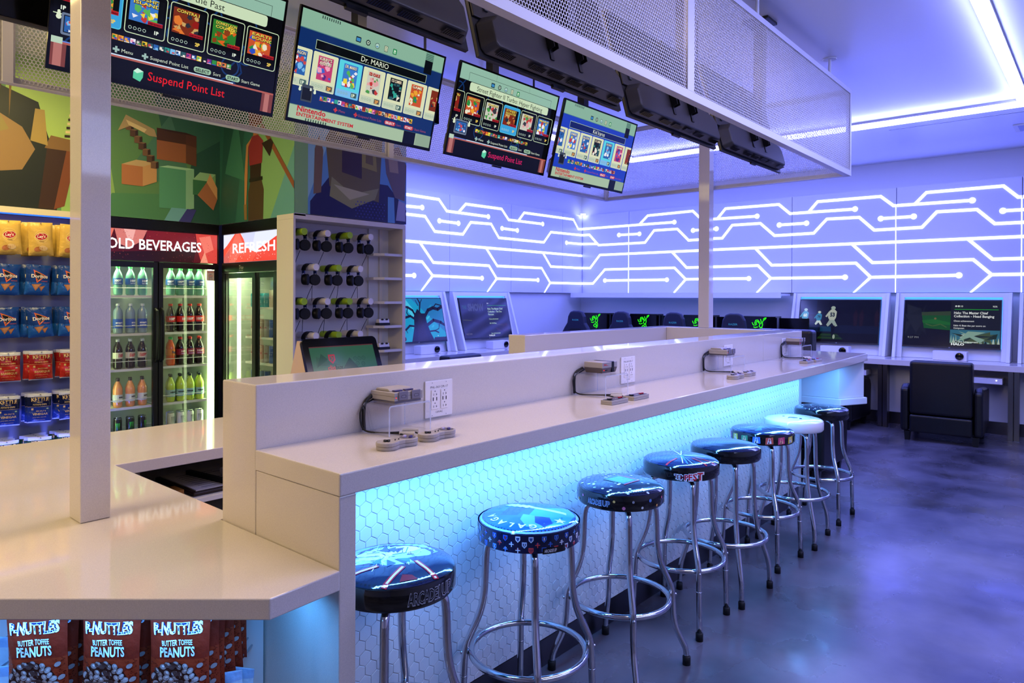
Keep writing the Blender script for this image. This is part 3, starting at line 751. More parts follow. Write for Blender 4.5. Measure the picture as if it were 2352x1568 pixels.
# pale packets below and beside the peanuts
pale = Canvas(); W, H = .11, .16
for k in range(16): pale.rect(0, .012+.009*k if k < 3 else H-.03+.002*k, W, .0015, '#9fb4d8', 6, 1)
pg = bag_mesh(W, H, .02, pale, 8, '#c4ccd8'); fp = None
for k, (px_, py_, ins, dz) in enumerate(((12, 1462, .30, -.02), (505, 1545, .20, 0), (540, 1530, .27, 0), (0, 1530, .24, 0))):
    P = dhit(px_, py_, ins)
    if fp is None: o = fp = part('snack_packet', pg, FOIL, smooth=True)
    else: o = fp.copy(); COL.objects.link(o)
    o.location = (P.x, P.y, P.z); o.rotation_euler = (0, R((4, -5, 3, -12)[k]), rzb+R((5, 8, -6, -9)[k]))
    tag(o, ('upper pale packet left of the peanut bags', 'nearer pale packet right of the peanut bags', 'rear pale packet right of the peanut bags', 'lower pale packet left of the peanut bags')[k], 'packet', 'pale packets under the low counter')
    q = part('display_peg', G().tube([(P.x, P.y, P.z-.004), (P.x+NX*(.392-ins), P.y+NY*(.392-ins), P.z-.004)], .003, 8), PEG)
    tag(q, 'short metal peg of the ' + o['label'], 'peg')

# wall outlets on the ledge face
def outlet(label, xc, zc, tall=.136, wide=.138):
    t = thing('wall_outlet', label, 'outlet', (xc, 1.8895, zc), group='white outlet plates on the ledge face')
    part('plate', G().box(-wide/2, wide/2, -.006, 0, -tall/2, tall/2), mat('outlet_white', '#ece6e4', .35), t, bevel=.003)
    cvv = Canvas(); ink = '#2a2a34'
    cvv.text('PNL-363 CIR-17', 0, .040, .011, ink, 0, .088, 'c'); cvv.text('120VAC', 0, -.052, .010, ink, 0, .036, 'c')
    for sx in (-1, 1):
        g = G().box(sx*.024-.0175, sx*.024+.0175, -.009, -.0062, -.038, .034); part('receptacle', g, mat('outlet_white', '#ece6e4'), t, bevel=.0015, label='white duplex receptacle with USB slots')
        for dz in (.016, -.028):
            cvv.circ(sx*.024, dz+.013, .0024, ink, 8); cvv.rect(sx*.024-.0075, dz-.003, .002, .008, ink)
            cvv.rect(sx*.024+.0055, dz-.003, .002, .008, ink); cvv.rect(sx*.024+.0055, dz, .005, .002, ink)
        cvv.rect(sx*.024-.0105, -.006, .004, .013, '#101014'); cvv.rect(sx*.024+.0065, -.006, .004, .013, '#101014')
        cvv.circ(sx*.035, .060, .0022, '#a8a4a8', 8); cvv.circ(sx*.035, -.060, .0022, '#a8a4a8', 8)
    part('markings', G().art(cvv, lambda u, v, l: (u, (-.0092 if -.0385 < v < .0345 else -.0063)-.00004*l, v)), PRINT, t)
outlet('white four-socket outlet plate on the ledge beside the nearest console', 1.775, 1.146)
outlet('white outlet plate on the ledge behind the second console', 3.111, 1.150)
outlet('white outlet plate on the ledge behind the third console', 4.355, 1.150)
outlet('white outlet plate on the ledge behind the farthest console', 5.40, 1.150)
# ============================================================= BAR STOOLS
SR, SZ0, SZ1 = .178, .689, .771
def seat_mesh(top_art, side_art, seed, body='#07080a'):
    g = G(); n = 56; c = S(body)
    prof = [(.150, SZ0), (.171, SZ0+.002), (SR, SZ0+.012), (SR, SZ0+.050), (.174, SZ0+.062), (.160, SZ0+.070), (.120, SZ1-.005), (.06, SZ1-.001), (.012, SZ1)]
    g.lathe(prof, n, m=0, c=c)
    def topz(r):
        for (r1, z1), (r0, z0) in zip(prof[3:], prof[4:]):
            if r0 <= r <= r1: return z1+(z0-z1)*(r1-r)/(r1-r0)
        return SZ1
    if top_art:
        def ft(u, v, l):
            r = math.hypot(u, v); rmax = .172
            if r > rmax: u, v, r = u*rmax/r, v*rmax/r, rmax
            return (u, v, topz(r)+.0007+.00010*l)
        g.art(top_art, ft, 0, fine=.018)
    if side_art:
        def fs(u, v, l):
            rr = SR+.0005+.00010*l; return (rr*math.cos(u/SR), rr*math.sin(u/SR), SZ0+v)
        g.art(side_art, fs, 0, fine=.022)
    return g
def disc(cv, r, c, n=40, rings=5):
    for k in range(rings, 0, -1): pass
    V = [(0, 0)]; F = []
    for k in range(1, rings+1):
        for i in range(n): V.append((r*k/rings*math.cos(2*math.pi*i/n), r*k/rings*math.sin(2*math.pi*i/n)))
    for i in range(n): F.append((0, 1+i, 1+(i+1) % n))
    for k in range(1, rings):
        for i in range(n):
            a, b = 1+(k-1)*n+i, 1+(k-1)*n+(i+1) % n; F.append((a, a+n, b+n, b))
    cv.put(V, F, c)
def logo_1up(cv, a, size, z, wide, c='#07080a', oc='#9aa0b0'):
    """ARCADE1UP lettering centred on side angle a"""
    u = a*SR
    cv.text('ARCADE', u-wide*.5, z, size, oc, .05, wide*.62); cv.text('1UP', u+wide*.13, z, size*1.05, oc, .05, wide*.40)
    cv.text('ARCADE', u-wide*.485, z+.001, size*.96, c, .005, wide*.595); cv.text('1UP', u+wide*.145, z+.001, size, c, .005, wide*.375)
LEGR = .0125
def leg_path(kind):
    top = [(.070, SZ0-.008), (.115, SZ0-.010), (.138, SZ0-.016), (.150, SZ0-.036)]
    if kind == 'A': rest = [(.152, .56), (.155, .49), (.168, .43), (.196, .37), (.215, .33), (.221, .30), (.224, .27), (.232, .032)]
    elif kind == 'B': rest = [(.152, .5), (.156, .42), (.168, .34), (.182, .29), (.202, .23), (.226, .16), (.236, .12), (.240, .032)]
    else: rest = [(.152, .56), (.155, .49), (.168, .43), (.196, .37), (.215, .33), (.221, .30), (.223, .22), (.232, .16), (.262, .10), (.278, .07), (.282, .032)]
    return top+rest
_legs = {}
def leg_mesh(kind, ang):
    k = (kind, ang)
    g = G(); P = leg_path(kind); Q = []
    for i in range(len(P)-1):                      # smooth the bends a little
        (r0, z0), (r1, z1) = P[i], P[i+1]
        for q in (0, .33, .66): Q.append((r0+(r1-r0)*q, z0+(z1-z0)*q))
    Q.append(P[-1])
    for _ in range(3): Q = [Q[0]]+[((Q[i-1][0]+2*Q[i][0]+Q[i+1][0])/4, (Q[i-1][1]+2*Q[i][1]+Q[i+1][1])/4) for i in range(1, len(Q)-1)]+[Q[-1]]
    ca, sa = math.cos(ang), math.sin(ang)
    g.tube([(r*ca, r*sa, z) for r, z in Q], LEGR, 12)
    if kind != 'B':
        g.lathe([(LEGR+.0012, .212), (LEGR+.0012, .216)], 12, .2265*ca, .2265*sa) if kind == 'A' else None
        rb = .234
    else: rb = .205
    g.ell((rb*ca*1.0, rb*sa*1.0, .294), (.006, .006, .006), 8, 5)
    return g, (Q[-1][0]*ca, Q[-1][0]*sa)
STEELLEG = mat('chrome_leg', '#cfd2d8', .10, metal=1)
_kinds = {}
def stool(label, x, y, kind, rot, top_art, side_art, seed, body='#07080a', mt=None):
    t = thing('bar_stool', label, 'bar stool', (x, y, 0), rot, 'round bar stools along the tiled bar front')
    seat = part('seat', seat_mesh(top_art, side_art, seed, body), [mt or SEATM], t, True)
    seat.rotation_euler = (0, 0, -rot)
    if kind not in _kinds:
        L = []
        for k in range(4):
            g, f = leg_mesh(kind, R(45+90*k)); cap = G().lathe([(.0165, .0005), (.0165, .034), (.014, .036)], 14, f[0], f[1])
            L.append((fmesh('leg', g, [STEELLEG], True), fmesh('foot_cap', cap, [RUBBER], True)))
        rr = .200 if kind != 'B' else .207
        ring = G().tube([(rr*math.cos(2*math.pi*i/40), rr*math.sin(2*math.pi*i/40), .294) for i in range(40)], .0115, 10, closed=True)
        _kinds[kind] = (L, fmesh('foot_ring', ring, [STEELLEG], True))
    L, ring = _kinds[kind]
    for lm, cm in L:
        o = bpy.data.objects.new('leg', lm); COL.objects.link(o); o.parent = t
        c = bpy.data.objects.new('foot_cap', cm); COL.objects.link(c); c.parent = o; c['label'] = 'black rubber foot cap'
    o = bpy.data.objects.new('foot_ring', ring); COL.objects.link(o); o.parent = t
    part('seat_plate', G().lathe([(.09, SZ0-.007), (.09, SZ0-.0005)], 20), BLACKM, t)
    return t
SEATM = printed('printed_vinyl_seat', .10, coat=.5, bump=(9, .05))
rn = random.Random(11)
CA = lambda x, y: math.atan2(-y, -x)                   # angle of the seat side that faces the camera
# 1: abstract white and blue splash with red and white bands
x, y = 1.287, 1.552; a = CA(x, y)
tp = Canvas(); disc(tp, .171, '#0b1a3c')
def PT(u, v): return (u*math.sin(-a)*-1*-1+v*-math.cos(a) if 0 else -u*math.sin(a)-v*math.cos(a), u*math.cos(a)-v*math.sin(a))
tp.poly([PT(*p) for p in [(-.15, .05), (-.10, .12), (.0, .15), (.09, .13), (.13, .06), (.10, .02), (.04, .0), (.06, -.04), (-.02, -.05), (-.06, -.02), (-.13, -.03)]], '#a9d2ee')
tp.poly([PT(*p) for p in [(-.11, .05), (-.05, .09), (.03, .11), (.09, .09), (.05, .05), (.0, .03), (-.03, .0), (-.09, .0)]], '#eef8ff')
tp.poly([PT(*p) for p in [(-.17, -.01), (-.08, .0), (-.08, .02), (-.17, .012)]], '#e8f4ff')
for k in range(26):
    q = rn.uniform(0, 6.28); r0, r1 = rn.uniform(.0, .07), rn.uniform(.05, .14); qq = q+rn.uniform(-.5, .5)
    cx, cy = PT(-.01, .02)
    tp.line([(cx+r0*math.cos(q), cy+r0*math.sin(q)), (cx+.5*(r0+r1)*math.cos(qq), cy+.5*(r0+r1)*math.sin(qq)), (cx+r1*math.cos(q), cy+r1*math.sin(q))], rn.uniform(.0012, .004), rn.choice(['#f4fbff', '#dff0ff', '#3a86c8', '#123a7a']))
for k in range(7):
    q = rn.uniform(0, 6.28); tp.poly([(cx+.03*math.cos(q), cy+.03*math.sin(q)), (cx+.08*math.cos(q+.2), cy+.08*math.sin(q+.2)), (cx+.06*math.cos(q+.6), cy+.06*math.sin(q+.6))], rn.choice(['#1a4a94', '#2f7ac4', '#0c2450']))
for q0, q1 in ((a-.15, a+.35), (a+.75, a+1.15), (a-.95, a-.75)):
    p0 = (.165*math.cos(q0), .165*math.sin(q0)); p1 = (.07*math.cos(q1), .07*math.sin(q1))
    tp.line([p0, p1], .016, '#b02430'); tp.line([p0, p1], .007, '#f2ecec')
tp.poly([(.150*math.cos(a+.45), .150*math.sin(a+.45)), (.150*math.cos(a+.1), .150*math.sin(a+.1)), (.115*math.cos(a+.2), .115*math.sin(a+.2)), (.125*math.cos(a+.4), .125*math.sin(a+.4))], '#7e1a26')
sd = Canvas(); logo_1up(sd, a+.62, .046, .018, .150)
stool('round bar stool nearest the camera, red and white stripes on its blue splashed seat', x, y, 'A', R(-4), tp, sd, 1)
# 2: blue planet artwork, GALAGA
x, y = 1.874, 1.532; a = CA(x, y)
tp = Canvas(); disc(tp, .171, '#1a5fc0'); tp.ring(0, 0, .171, .007, '#8ec8f0', 40)
cr, sr_ = math.cos(a), math.sin(a)
def PT(u, v): return (-u*sr_+v*(-cr), u*cr+v*(-sr_))    # u to the right as seen, v away from the camera
def tpoly(P, c): tp.poly([PT(*p) for p in P], c)
tpoly([(-.16, .02), (-.05, .03), (-.02, .14), (-.09, .14), (-.14, .09)], '#2a76cc')
tpoly([(-.10, -.02), (-.04, -.03), (-.01, .05), (-.07, .07)], '#134a9c')
tpoly([(0, -.03), (.06, -.13), (.13, -.09), (.16, .0), (.14, .08), (.02, .04)], '#35a0e6')
tpoly([(-.02, -.02), (.03, -.04), (.06, -.10), (.04, -.14), (-.01, -.13), (-.03, -.07)], '#5aa8dc'); tpoly([(.02, -.04), (.07, -.05), (.08, -.10), (.05, -.13), (.02, -.10)], '#1a3f86')
for k in range(6): tpoly([(-.07+.018*k, .10-.012*k+.003*(k % 2)), (-.055+.018*k, .105-.012*k), (.13, .015-.004*k), (.13, .01-.004*k)], '#c8e6fa')
for k in range(4): tpoly([(-.09+.02*k, .10-.01*k), (-.06+.02*k, .12-.01*k), (-.04+.02*k, .095-.01*k), (-.07+.02*k, .08-.01*k)], '#e2f2ff')
st = []
for k in range(10):
    r_ = .022 if k % 2 == 0 else .009; q = 2*math.pi*k/10+.3; st.append((.105+r_*math.cos(q), -.075+r_*math.sin(q)))
tpoly(st, '#eef6ff')
for k, ch in enumerate('GALAGA'):
    th_ = R(276-17*k); p = PT(.118*math.cos(th_), .118*math.sin(th_)); q = PT(math.sin(th_), -math.cos(th_))
    tp.text(ch, p[0], p[1], .038, '#eaf4ff', .03, None, 'c', math.atan2(q[1], q[0]))
sd = Canvas(); sd.rect(0, .003, 2*math.pi*SR, .060, '#0c1638', 56, 1)
pals = ['#5f9ee8', '#c8d8f0', '#e04848', '#f0f4ff', '#3566c8']
for row in range(3):
    for k in range(26):
        u = 2*math.pi*SR*(k+.5*(row % 2))/26; z = .012+.018*row; c1, c2 = rn.choice(pals), rn.choice(pals)
        w_ = .008
        if rn.random() < .6:
            sd.poly([(u-w_, z+.010), (u+w_, z+.010), (u+w_, z-.002), (u, z-.010), (u-w_, z-.002)], c1)
            sd.poly([(u-w_*.6, z+.006), (u+w_*.6, z+.006), (u+w_*.5, z-.001), (u, z-.006), (u-w_*.5, z-.001)], '#101c44'); sd.rect(u-.0015, z-.003, .003, .009, c2)
        else:
            sd.rect(u-w_, z-.001, 2*w_, .003, c1); sd.rect(u-.0015, z-.008, .003, .017, c1); sd.rect(u-w_*.6, z+.004, w_*1.2, .002, c2)
u0 = (a+.25)*SR; sd.rect(u0, .0, .085, .020, '#060709', 6, 1)
sd.text('ARCADE1UP', u0+.006, .005, .014, '#c8ccd8', .03, .044)
stool('second bar stool from the camera, light blue seat with a white star', x, y, 'A', R(2), tp, sd, 2, '#0c1638')
# 3: dark seat with dots, ARCADE1UP
x, y = 2.459, 1.524; a = CA(x, y)
tp = Canvas(); disc(tp, .171, '#0a1230')
for k in range(58):
    q, r_ = rn.uniform(0, 6.28), .165*math.sqrt(rn.random()); tp.circ(r_*math.cos(q), r_*math.sin(q), .006, rn.choice(['#c8cce0', '#8aa0d8', '#f0e8c0']), 8)
tp.poly([(-.05, -.05), (.05, -.06), (.06, .05), (-.04, .06)], '#1c5a70'); tp.poly([(-.035, -.035), (.035, -.045), (.045, .035), (-.028, .045)], '#3c8ea0')
tp.line([(-.05, -.05), (.05, -.06), (.06, .05)], .006, '#c83c50')
sd = Canvas(); logo_1up(sd, a-.52, .028, .020, .098, oc='#a8b8e0')
for k in range(30):
    q = 2*math.pi*k/30
    if abs(((q-(a-.52)+math.pi) % (2*math.pi))-math.pi) < .34: continue
    sd.circ(q*SR, .042 if k % 2 else .018, .0052 if k % 3 else .0068, ['#c8ccd4', '#5a8ad8', '#d8a058', '#d07090', '#888c98'][k % 5], 10)
stool('third bar stool from the camera, dark seat with coloured dots round its side', x, y, 'C', R(0), tp, sd, 3)
# 4: TEMPEST
x, y = 3.035, 1.546; a = CA(x, y)
tp = Canvas(); disc(tp, .171, '#0e1e48')
for k in range(22):
    q = rn.uniform(0, 6.28); r1 = rn.uniform(.08, .16); tp.line([(0, 0), (r1*math.cos(q), r1*math.sin(q))], rn.uniform(.002, .008), rn.choice(['#cfe4f8', '#4a8ad0', '#1c3c80', '#f0f6ff']))
for q in (a+1.1, a+.75, a-.4): tp.line([(.165*math.cos(q), .165*math.sin(q)), (.07*math.cos(q+.1), .07*math.sin(q+.1))], .010, '#b83038')
sd = Canvas(); u0 = (a+.18)*SR
for i, (ch, sz, zz_) in enumerate(zip('TEMPEST', (.026, .028, .031, .034, .038, .042, .046), (.016, .013, .012, .010, .010, .010, .010))):
    uu = u0-.062+[0, .013, .027, .047, .064, .083, .103][i]
    sd.text(ch, uu-.001, zz_-.001, sz*1.04, '#e8e8f4', .10); sd.text(ch, uu, zz_, sz, '#c8202c' if i > 2 else '#5a1420', .03)
stool('fourth bar stool from the camera, black seat side with large red lettering', x, y, 'A', R(3), tp, sd, 4)
# 5: plain gloss black
x, y = 3.488, 1.523
tp = Canvas(); disc(tp, .171, '#071434')
stool('fifth bar stool, plain glossy black with flared lower legs', x, y, 'B', R(-2), tp, None, 5)
# 6: colour panels on the side
x, y = 4.049, 1.543; a = CA(x, y)
tp = Canvas(); disc(tp, .171, '#0c1c44'); tp.ring(0, 0, .16, .004, '#3a6ab0', 36)
for k in range(8): q = .8*k; tp.poly([(.02*math.cos(q), .02*math.sin(q)), (.14*math.cos(q), .14*math.sin(q)), (.12*math.cos(q+.3), .12*math.sin(q+.3))], ['#1a3a80', '#2a6ab8', '#102858'][k % 3])
sd = Canvas()
for k in range(16):
    u = 2*math.pi*SR*k/16+.012; w_ = .044
    sd.poly([(u, .010), (u+w_, .014), (u+w_-.002, .052), (u+.002, .048)], ['#c84878', '#c8b83c', '#3c8a58', '#4878c8', '#c85a4a'][k % 5])
    sd.poly([(u+.010, .014), (u+.034, .016), (u+.030, .034), (u+.026, .046), (u+.017, .046), (u+.013, .032)], ['#e8e0e8', '#e8b090', '#d8e0f0'][k % 3]); sd.poly([(u+.014, .015), (u+.022, .016), (u+.020, .030)], '#1a1a24')
stool('sixth bar stool, black with small bright picture panels round its side', x, y, 'A', R(-3), tp, sd, 6)
# 7: white
x, y = 4.532, 1.525; a = CA(x, y); cr, sr_ = math.cos(a), math.sin(a)
tp = Canvas(); disc(tp, .171, '#ecebee')
for (u, v, r1, r2) in ((-.06, -.02, .014, .009), (.04, -.07, .014, .009), (.10, .02, .010, .006), (-.03, -.07, .007, .006)):
    p = PT(u, v); tp.circ(p[0], p[1], r1, '#2a3a50', 12, r2, a)
tpoly([(-.03, -.04), (.0, -.035), (.02, -.045), (.025, -.06), (.0, -.07), (-.03, -.06)], '#3a4a60')
tp.line([PT(-.12, .10), PT(-.04, .06), PT(.06, .05), PT(.12, .0)], .006, '#4a6a88'); tp.line([PT(-.10, .12), PT(.0, .10), PT(.08, .09)], .004, '#6a88a4')
stool('white bar stool, seventh from the camera', x, y, 'B', R(4), tp, None, 7, '#ecebee')
# 8: speckled
x, y = 5.123, 1.534
tp = Canvas(); disc(tp, .171, '#10182c')
for k in range(260):
    q, r_ = rn.uniform(0, 6.28), .165*math.sqrt(rn.random()); u, v = r_*math.cos(q), r_*math.sin(q)
    tp.line([(u, v), (u+rn.uniform(-.014, .014), v+rn.uniform(-.014, .014))], .0022, rn.choice(['#c8ccd8', '#8a90a0', '#e8ecf4']))
stool('farthest bar stool, black with a speckled grey seat top', x, y, 'A', R(0), tp, None, 8)

# ============================================================= GAME CONSOLES ON THE BAR
GREY = mat('console_grey', '#a19a97', .45); GREYD = mat('console_dark_grey', '#5a4f50', .45); GREYM = mat('console_mid_grey', '#77727e', .42)
PURP = mat('console_purple', '#3c3564', .4); CABLE = mat('black_cable', '#0b0b0c', .5); SLEEVE = mat('white_sleeve', '#c4bdb8', .4)
def riser(label, x0, x1, y0, y1):
    t = thing('acrylic_riser', label, 'riser', (x0, y0, BH+.0008), group='clear acrylic risers on the bar'); w_, d_, h_, q = x1-x0, y1-y0, .098, .005
    out = []
    r_ = .012
    def arc(cx, cz, r, a0, a1): return [(cx+r*math.cos(R(a0+(a1-a0)*i/5)), cz+r*math.sin(R(a0+(a1-a0)*i/5))) for i in range(6)]
    P = [(0, 0)] + arc(r_, h_-r_, r_, 180, 90) + arc(w_-r_, h_-r_, r_, 90, 0) + [(w_, 0), (w_-q, 0)] + arc(w_-r_, h_-r_, r_-q, 0, 90) + arc(r_, h_-r_, r_-q, 90, 180) + [(q, 0)]
    n = len(P); V = [(p[0], 0, p[1]) for p in P]+[(p[0], d_, p[1]) for p in P]; F = [(i, (i+1) % n, n+(i+1) % n, n+i) for i in range(n)]
    k = n//2
    for i in range(k-1): F.append((i, n-1-i, n-2-i, i+1)); F.append((n+i, n+i+1, n+n-2-i, n+n-1-i))
    g = G().add(V, F); part('acrylic_sheet', g, ACRYL, t)
    for y_ in (-.0012, d_+.0002):
        e = G()
        V = [(p[0], y_, p[1]) for p in P]+[(p[0], y_+.001, p[1]) for p in P]
        F = [(i, (i+1) % n, n+(i+1) % n, n+i) for i in range(n)]
        for i in range(k-1): F.append((i, n-1-i, n-2-i, i+1)); F.append((n+i, n+i+1, n+n-2-i, n+n-1-i))
        part('polished_edge', e.add(V, F), AEDGE, t)
    return t
def snes(label, x, y):
    t = thing('game_console', label, 'game console', (x, y, BH+.0992), group='grey purple-switch consoles')
    part('base', G().box(.004, .108, .004, .116, 0, .007), mat('console_foot', '#6f6a78', .5), t)
    part('lower_shell', G().prism([(0, 0), (.112, 0), (.114, .12), (-.002, .12)], .0075, .020), GREY, t, bevel=.0006)
    g = G().prism([(0, 0), (.112, 0), (.114, .12), (-.002, .12)], .0205, .032)
    part('upper_shell', g, GREY, t, bevel=.0009)
    part('cartridge_hump', G().prism([(.040, .0325), (.116, .0325), (.110, .040), (.050, .040)], .012, .100, 'x'), GREY, t, bevel=.002)
    for x0 in (.016, .058): part('switch', G().box(x0, x0+.032, .020, .034, .0325, .037), PURP, t, label='dark purple sliding switch', bevel=.001)
    for x0 in (.014, .064):
        q = part('controller_port', G().box(x0, x0+.036, -.005, -.0005, .009, .036), GREYM, t, bevel=.002)
        c = Canvas(); c.rrect(x0+.008, .016, .020, .008, .004, '#3c3a44'); c.rrect(x0+.010, .0175, .016, .005, .0025, '#8f8a98')
        for i in range(3): c.circ(x0+.0135+.0045*i, .020, .0012, '#2a2830', 6)
        part('socket', G().art(c, lambda u, v, l: (u, -.0052-.00006*l, v)), PRINT, q)
    part('power_lamp', G().box(.005, .0075, -.0012, -.0002, .016, .0185), emis('red_lamp', '#ff2a20', 2), t)
    return t
def nes(label, x, y):
    t = thing('game_console', label, 'game console', (x, y, BH+.0992), group='grey box consoles with a dark flap strip')
    part('lower_shell', G().add([(.006, .006, 0), (.121, .006, 0), (.121, .096, 0), (.006, .096, 0), (0, 0, .021), (.127, 0, .021), (.127, .102, .021), (0, .102, .021)], [(3, 2, 1, 0), (4, 5, 6, 7), (0, 1, 5, 4), (1, 2, 6, 5), (2, 3, 7, 6), (3, 0, 4, 7)]), GREYD, t, bevel=.0015)
    part('upper_shell', G().box(0, .127, 0, .102, .0214, .045), GREY, t, bevel=.002)
    part('dark_band', G().box(.078, .098, -.0012, -.0002, .0225, .0448).box(.078, .098, .0, .1, .0452, .0462), mat('nes_navy', '#14141c', .35), t)
    part('controller_port', G().box(.078, .097, -.0014, .004, .002, .0205), BLACKM, t)
    c = Canvas(); c.line([(.010, .040), (.068, .040), (.068, .027), (.010, .027), (.010, .040)], .0005, '#6a6468'); c.text('Nintendo', .013, .034, .006, '#c81e28', .04, .022); c.text('ENTERTAINMENT SYSTEM', .013, .0305, .0036, '#c81e28', .03, .036)
    part('marking', G().art(c, lambda u, v, l: (u, -.0003-.00006*l, v)), PRINT, t)
    part('power_button', G().box(.022, .030, .0005, .003, .010, .0145).box(.036, .044, .0005, .003, .010, .0145), DARKG, t); part('power_lamp', G().box(.014, .017, -.0005, .003, .011, .0135), emis('red_lamp', '#ff2a20', 2), t)
    return t
def dogbone():
    P = []; 
    for i in range(17): a = R(60+240*i/16); P.append((-.040+.033*math.cos(a), .033*math.sin(a)))
    P += [(-.012, -.023), (.012, -.023)]
    for i in range(17): a = R(-120+240*i/16); P.append((.040+.033*math.cos(a), .033*math.sin(a)))
    P += [(.012, .023), (-.012, .023)]
    return P
_ctl = {}
def snes_pad(label, x, y, rz):
    if 's' in _ctl:
        return dup(_ctl['s'], None, (x, y, BH+.0008), rz, label)
    t = thing('game_controller', label, 'game controller', (x, y, BH+.0008), rz, 'grey dog-bone controllers'); _ctl['s'] = t
    part('lower_shell', G().prism([(p[0]*.98, p[1]*.98) for p in dogbone()], 0, .0101), GREY, t, bevel=.0015)
    part('upper_shell', G().prism(dogbone(), .0105, .022), GREY, t, bevel=.0022, seg=3)
    part('direction_pad', G().box(-.052, -.030, -.0035, .0035, .0222, .0265).box(-.0445, -.0375, -.011, .011, .0222, .0265), BLACKM, t, bevel=.001)
    c = Canvas(); c.circ(.042, 0, .025, '#5f5a64', 24); part('button_field', G().art(c, lambda u, v, l: (u, v, .0223+.0001*l)), PRINT, t)
    for dx, dy, m_ in ((-.010, .004, 'lav'), (0, .012, 'lav'), (.010, -.004, 'pur'), (0, -.012, 'pur')):
        part('button', G().lathe([(.0055, .0225), (.0055, .0255), (.004, .027)], 12, .042+dx, dy), mat('lavender_button', '#a9a0c8', .3) if m_ == 'lav' else mat('purple_button', '#3a2f70', .3), t, True)
    for dx in (-.011, .003): part('select_button', G().prism([(dx-.005, -.006), (dx-.002, -.008), (dx+.005, -.001), (dx+.002, .001)], .0222, .0245), DARKG, t)
    c = Canvas(); c.text('SUPER NINTENDO', -.018, .013, .005, '#6a5f68', .02, .036); part('marking', G().art(c, lambda u, v, l: (u, v, .0223+.0001*l)), PRINT, t)
    return t
def nes_pad(label, x, y, rz):
    if 'n' in _ctl:
        return dup(_ctl['n'], None, (x, y, BH+.0008), rz, label)
    t = thing('game_controller', label, 'game controller', (x, y, BH+.0008), rz, 'grey rectangular controllers'); _ctl['n'] = t
    part('shell', G().box(-.065, .065, -.028, .028, 0, .008).box(-.065, .065, -.028, .028, .0085, .017), GREY, t, bevel=.001)
    part('face_plate', G().box(-.061, .061, -.020, .020, .0172, .0182), mat('pad_black', '#17161a', .4), t)
    part('direction_pad', G().box(-.050, -.030, -.0033, .0033, .0184, .0225).box(-.0433, -.0367, -.010, .010, .0184, .0225), BLACKM, t)
    for dx in (.030, .047): part('button', G().lathe([(.0062, .0184), (.0062, .0225)], 14, dx, -.004), mat('red_button', '#b01824', .3), t, True)
    c = Canvas()
    c.rect(-.018, -.010, .034, .009, '#c9c0b8'); c.text('SELECT START', -.001, .006, .005, '#c02028', .02, .030, 'c'); c.text('Nintendo', .039, .010, .006, '#c02028', .04, .020, 'c')
    c.rrect(-.014, -.008, .010, .0045, .002, '#17161a'); c.rrect(.002, -.008, .010, .0045, .002, '#17161a')
    part('marking', G().art(c, lambda u, v, l: (u, v, .0184+.0001*l)), PRINT, t)
    return t
def cord(label, pts, r=.0028, m=CABLE, cat='cable', name='cable'):
    P = [Vector(p) for p in pts]
    for _ in range(2):
        Q = [P[0]]
        for a, b in zip(P, P[1:]): Q += [a*.75+b*.25, a*.25+b*.75]
        P = Q+[P[-1]]
    return tag(part(name, G().tube(P, r, 8), m, smooth=True), label, cat)
def station(n, kind, rx0, rx1, ry0, ry1, cx, cy, pads, word):
    riser('clear acrylic riser under the %s game console' % word, rx0, rx1, ry0, ry1)
    cn = (snes if kind == 's' else nes)({'s': '%s console from the left, beige-grey with dark purple switches', 'n': '%s console from the left, boxy grey with a dark lower half'}[kind] % word.capitalize(), cx, cy)
    cn.scale = (1.09, 1, 1.1) if kind == 's' else (1, 1, 1.12)
    for k, (px_, py_, rz) in enumerate(pads):
        lab = '%s %s game controller in front of the %s console' % (('left', 'right')[k], {'s': 'rounded dog-bone', 'n': 'flat rectangular'}[kind], word)
        (snes_pad if kind == 's' else nes_pad)(lab, px_, py_, rz)
        z = BH+.0045
        P = [(cx+.03+.02*k, cy+.125, BH+.112), (cx+.01, 1.878, BH+.106), (rx0-.012, 1.876, BH+.085), (rx0-.018, 1.868, BH+.03), (rx0-.012, 1.85, z), (rx0+.02, 1.80-.03*k, z+.003*k), (rx0+.06+.03*k, ry0-.01-.02*(1-k), z+.003*k), (px_-.01, py_+.05, z), (px_-.02, py_+.026, BH+.010)]
        if kind == 's': P[0] = (cx+.03+.02*k, cy+.123, BH+.112)
        cord('black cable running from the %s console to its %s controller' % (word, ('left', 'right')[k]), P)
        cord('white sleeve round the %s controller cable of the %s console' % (('left', 'right')[k], word), [(rx0+.045+.03*k, ry0+.0-.02*(1-k)+.02, BH+.0068+.003*k), (rx0+.075+.035*k, ry0-.02-.02*(1-k), BH+.0068+.003*k)], .006, SLEEVE, 'sleeve', 'cable_sleeve')
    cord('thick black cable bundle dropping behind the %s console' % word, [(cx+.005, 1.880, BH+.118), (rx0+.008, 1.880, BH+.10), (rx0+.002, 1.878, BH+.05), (rx0+.004, 1.876, BH+.006)], .0065)
station(1, 's', 1.423, 1.605, 1.744, 1.875, 1.462, 1.762, [(1.348, 1.612, R(3)), (1.515, 1.618, R(4))], 'nearest')
station(2, 'n', 2.622, 2.815, 1.706, 1.875, 2.688, 1.765, [(2.527, 1.597, 0), (2.700, 1.594, 0)], 'second')
station(3, 's', 3.972, 4.180, 1.704, 1.875, 4.045, 1.757, [(3.760, 1.585, R(2)), (3.945, 1.590, R(3))], 'third')
station(4, 'n', 5.300, 5.500, 1.722, 1.875, 5.368, 1.765, [(5.005, 1.598, 0), (5.165, 1.590, 0)], 'farthest')
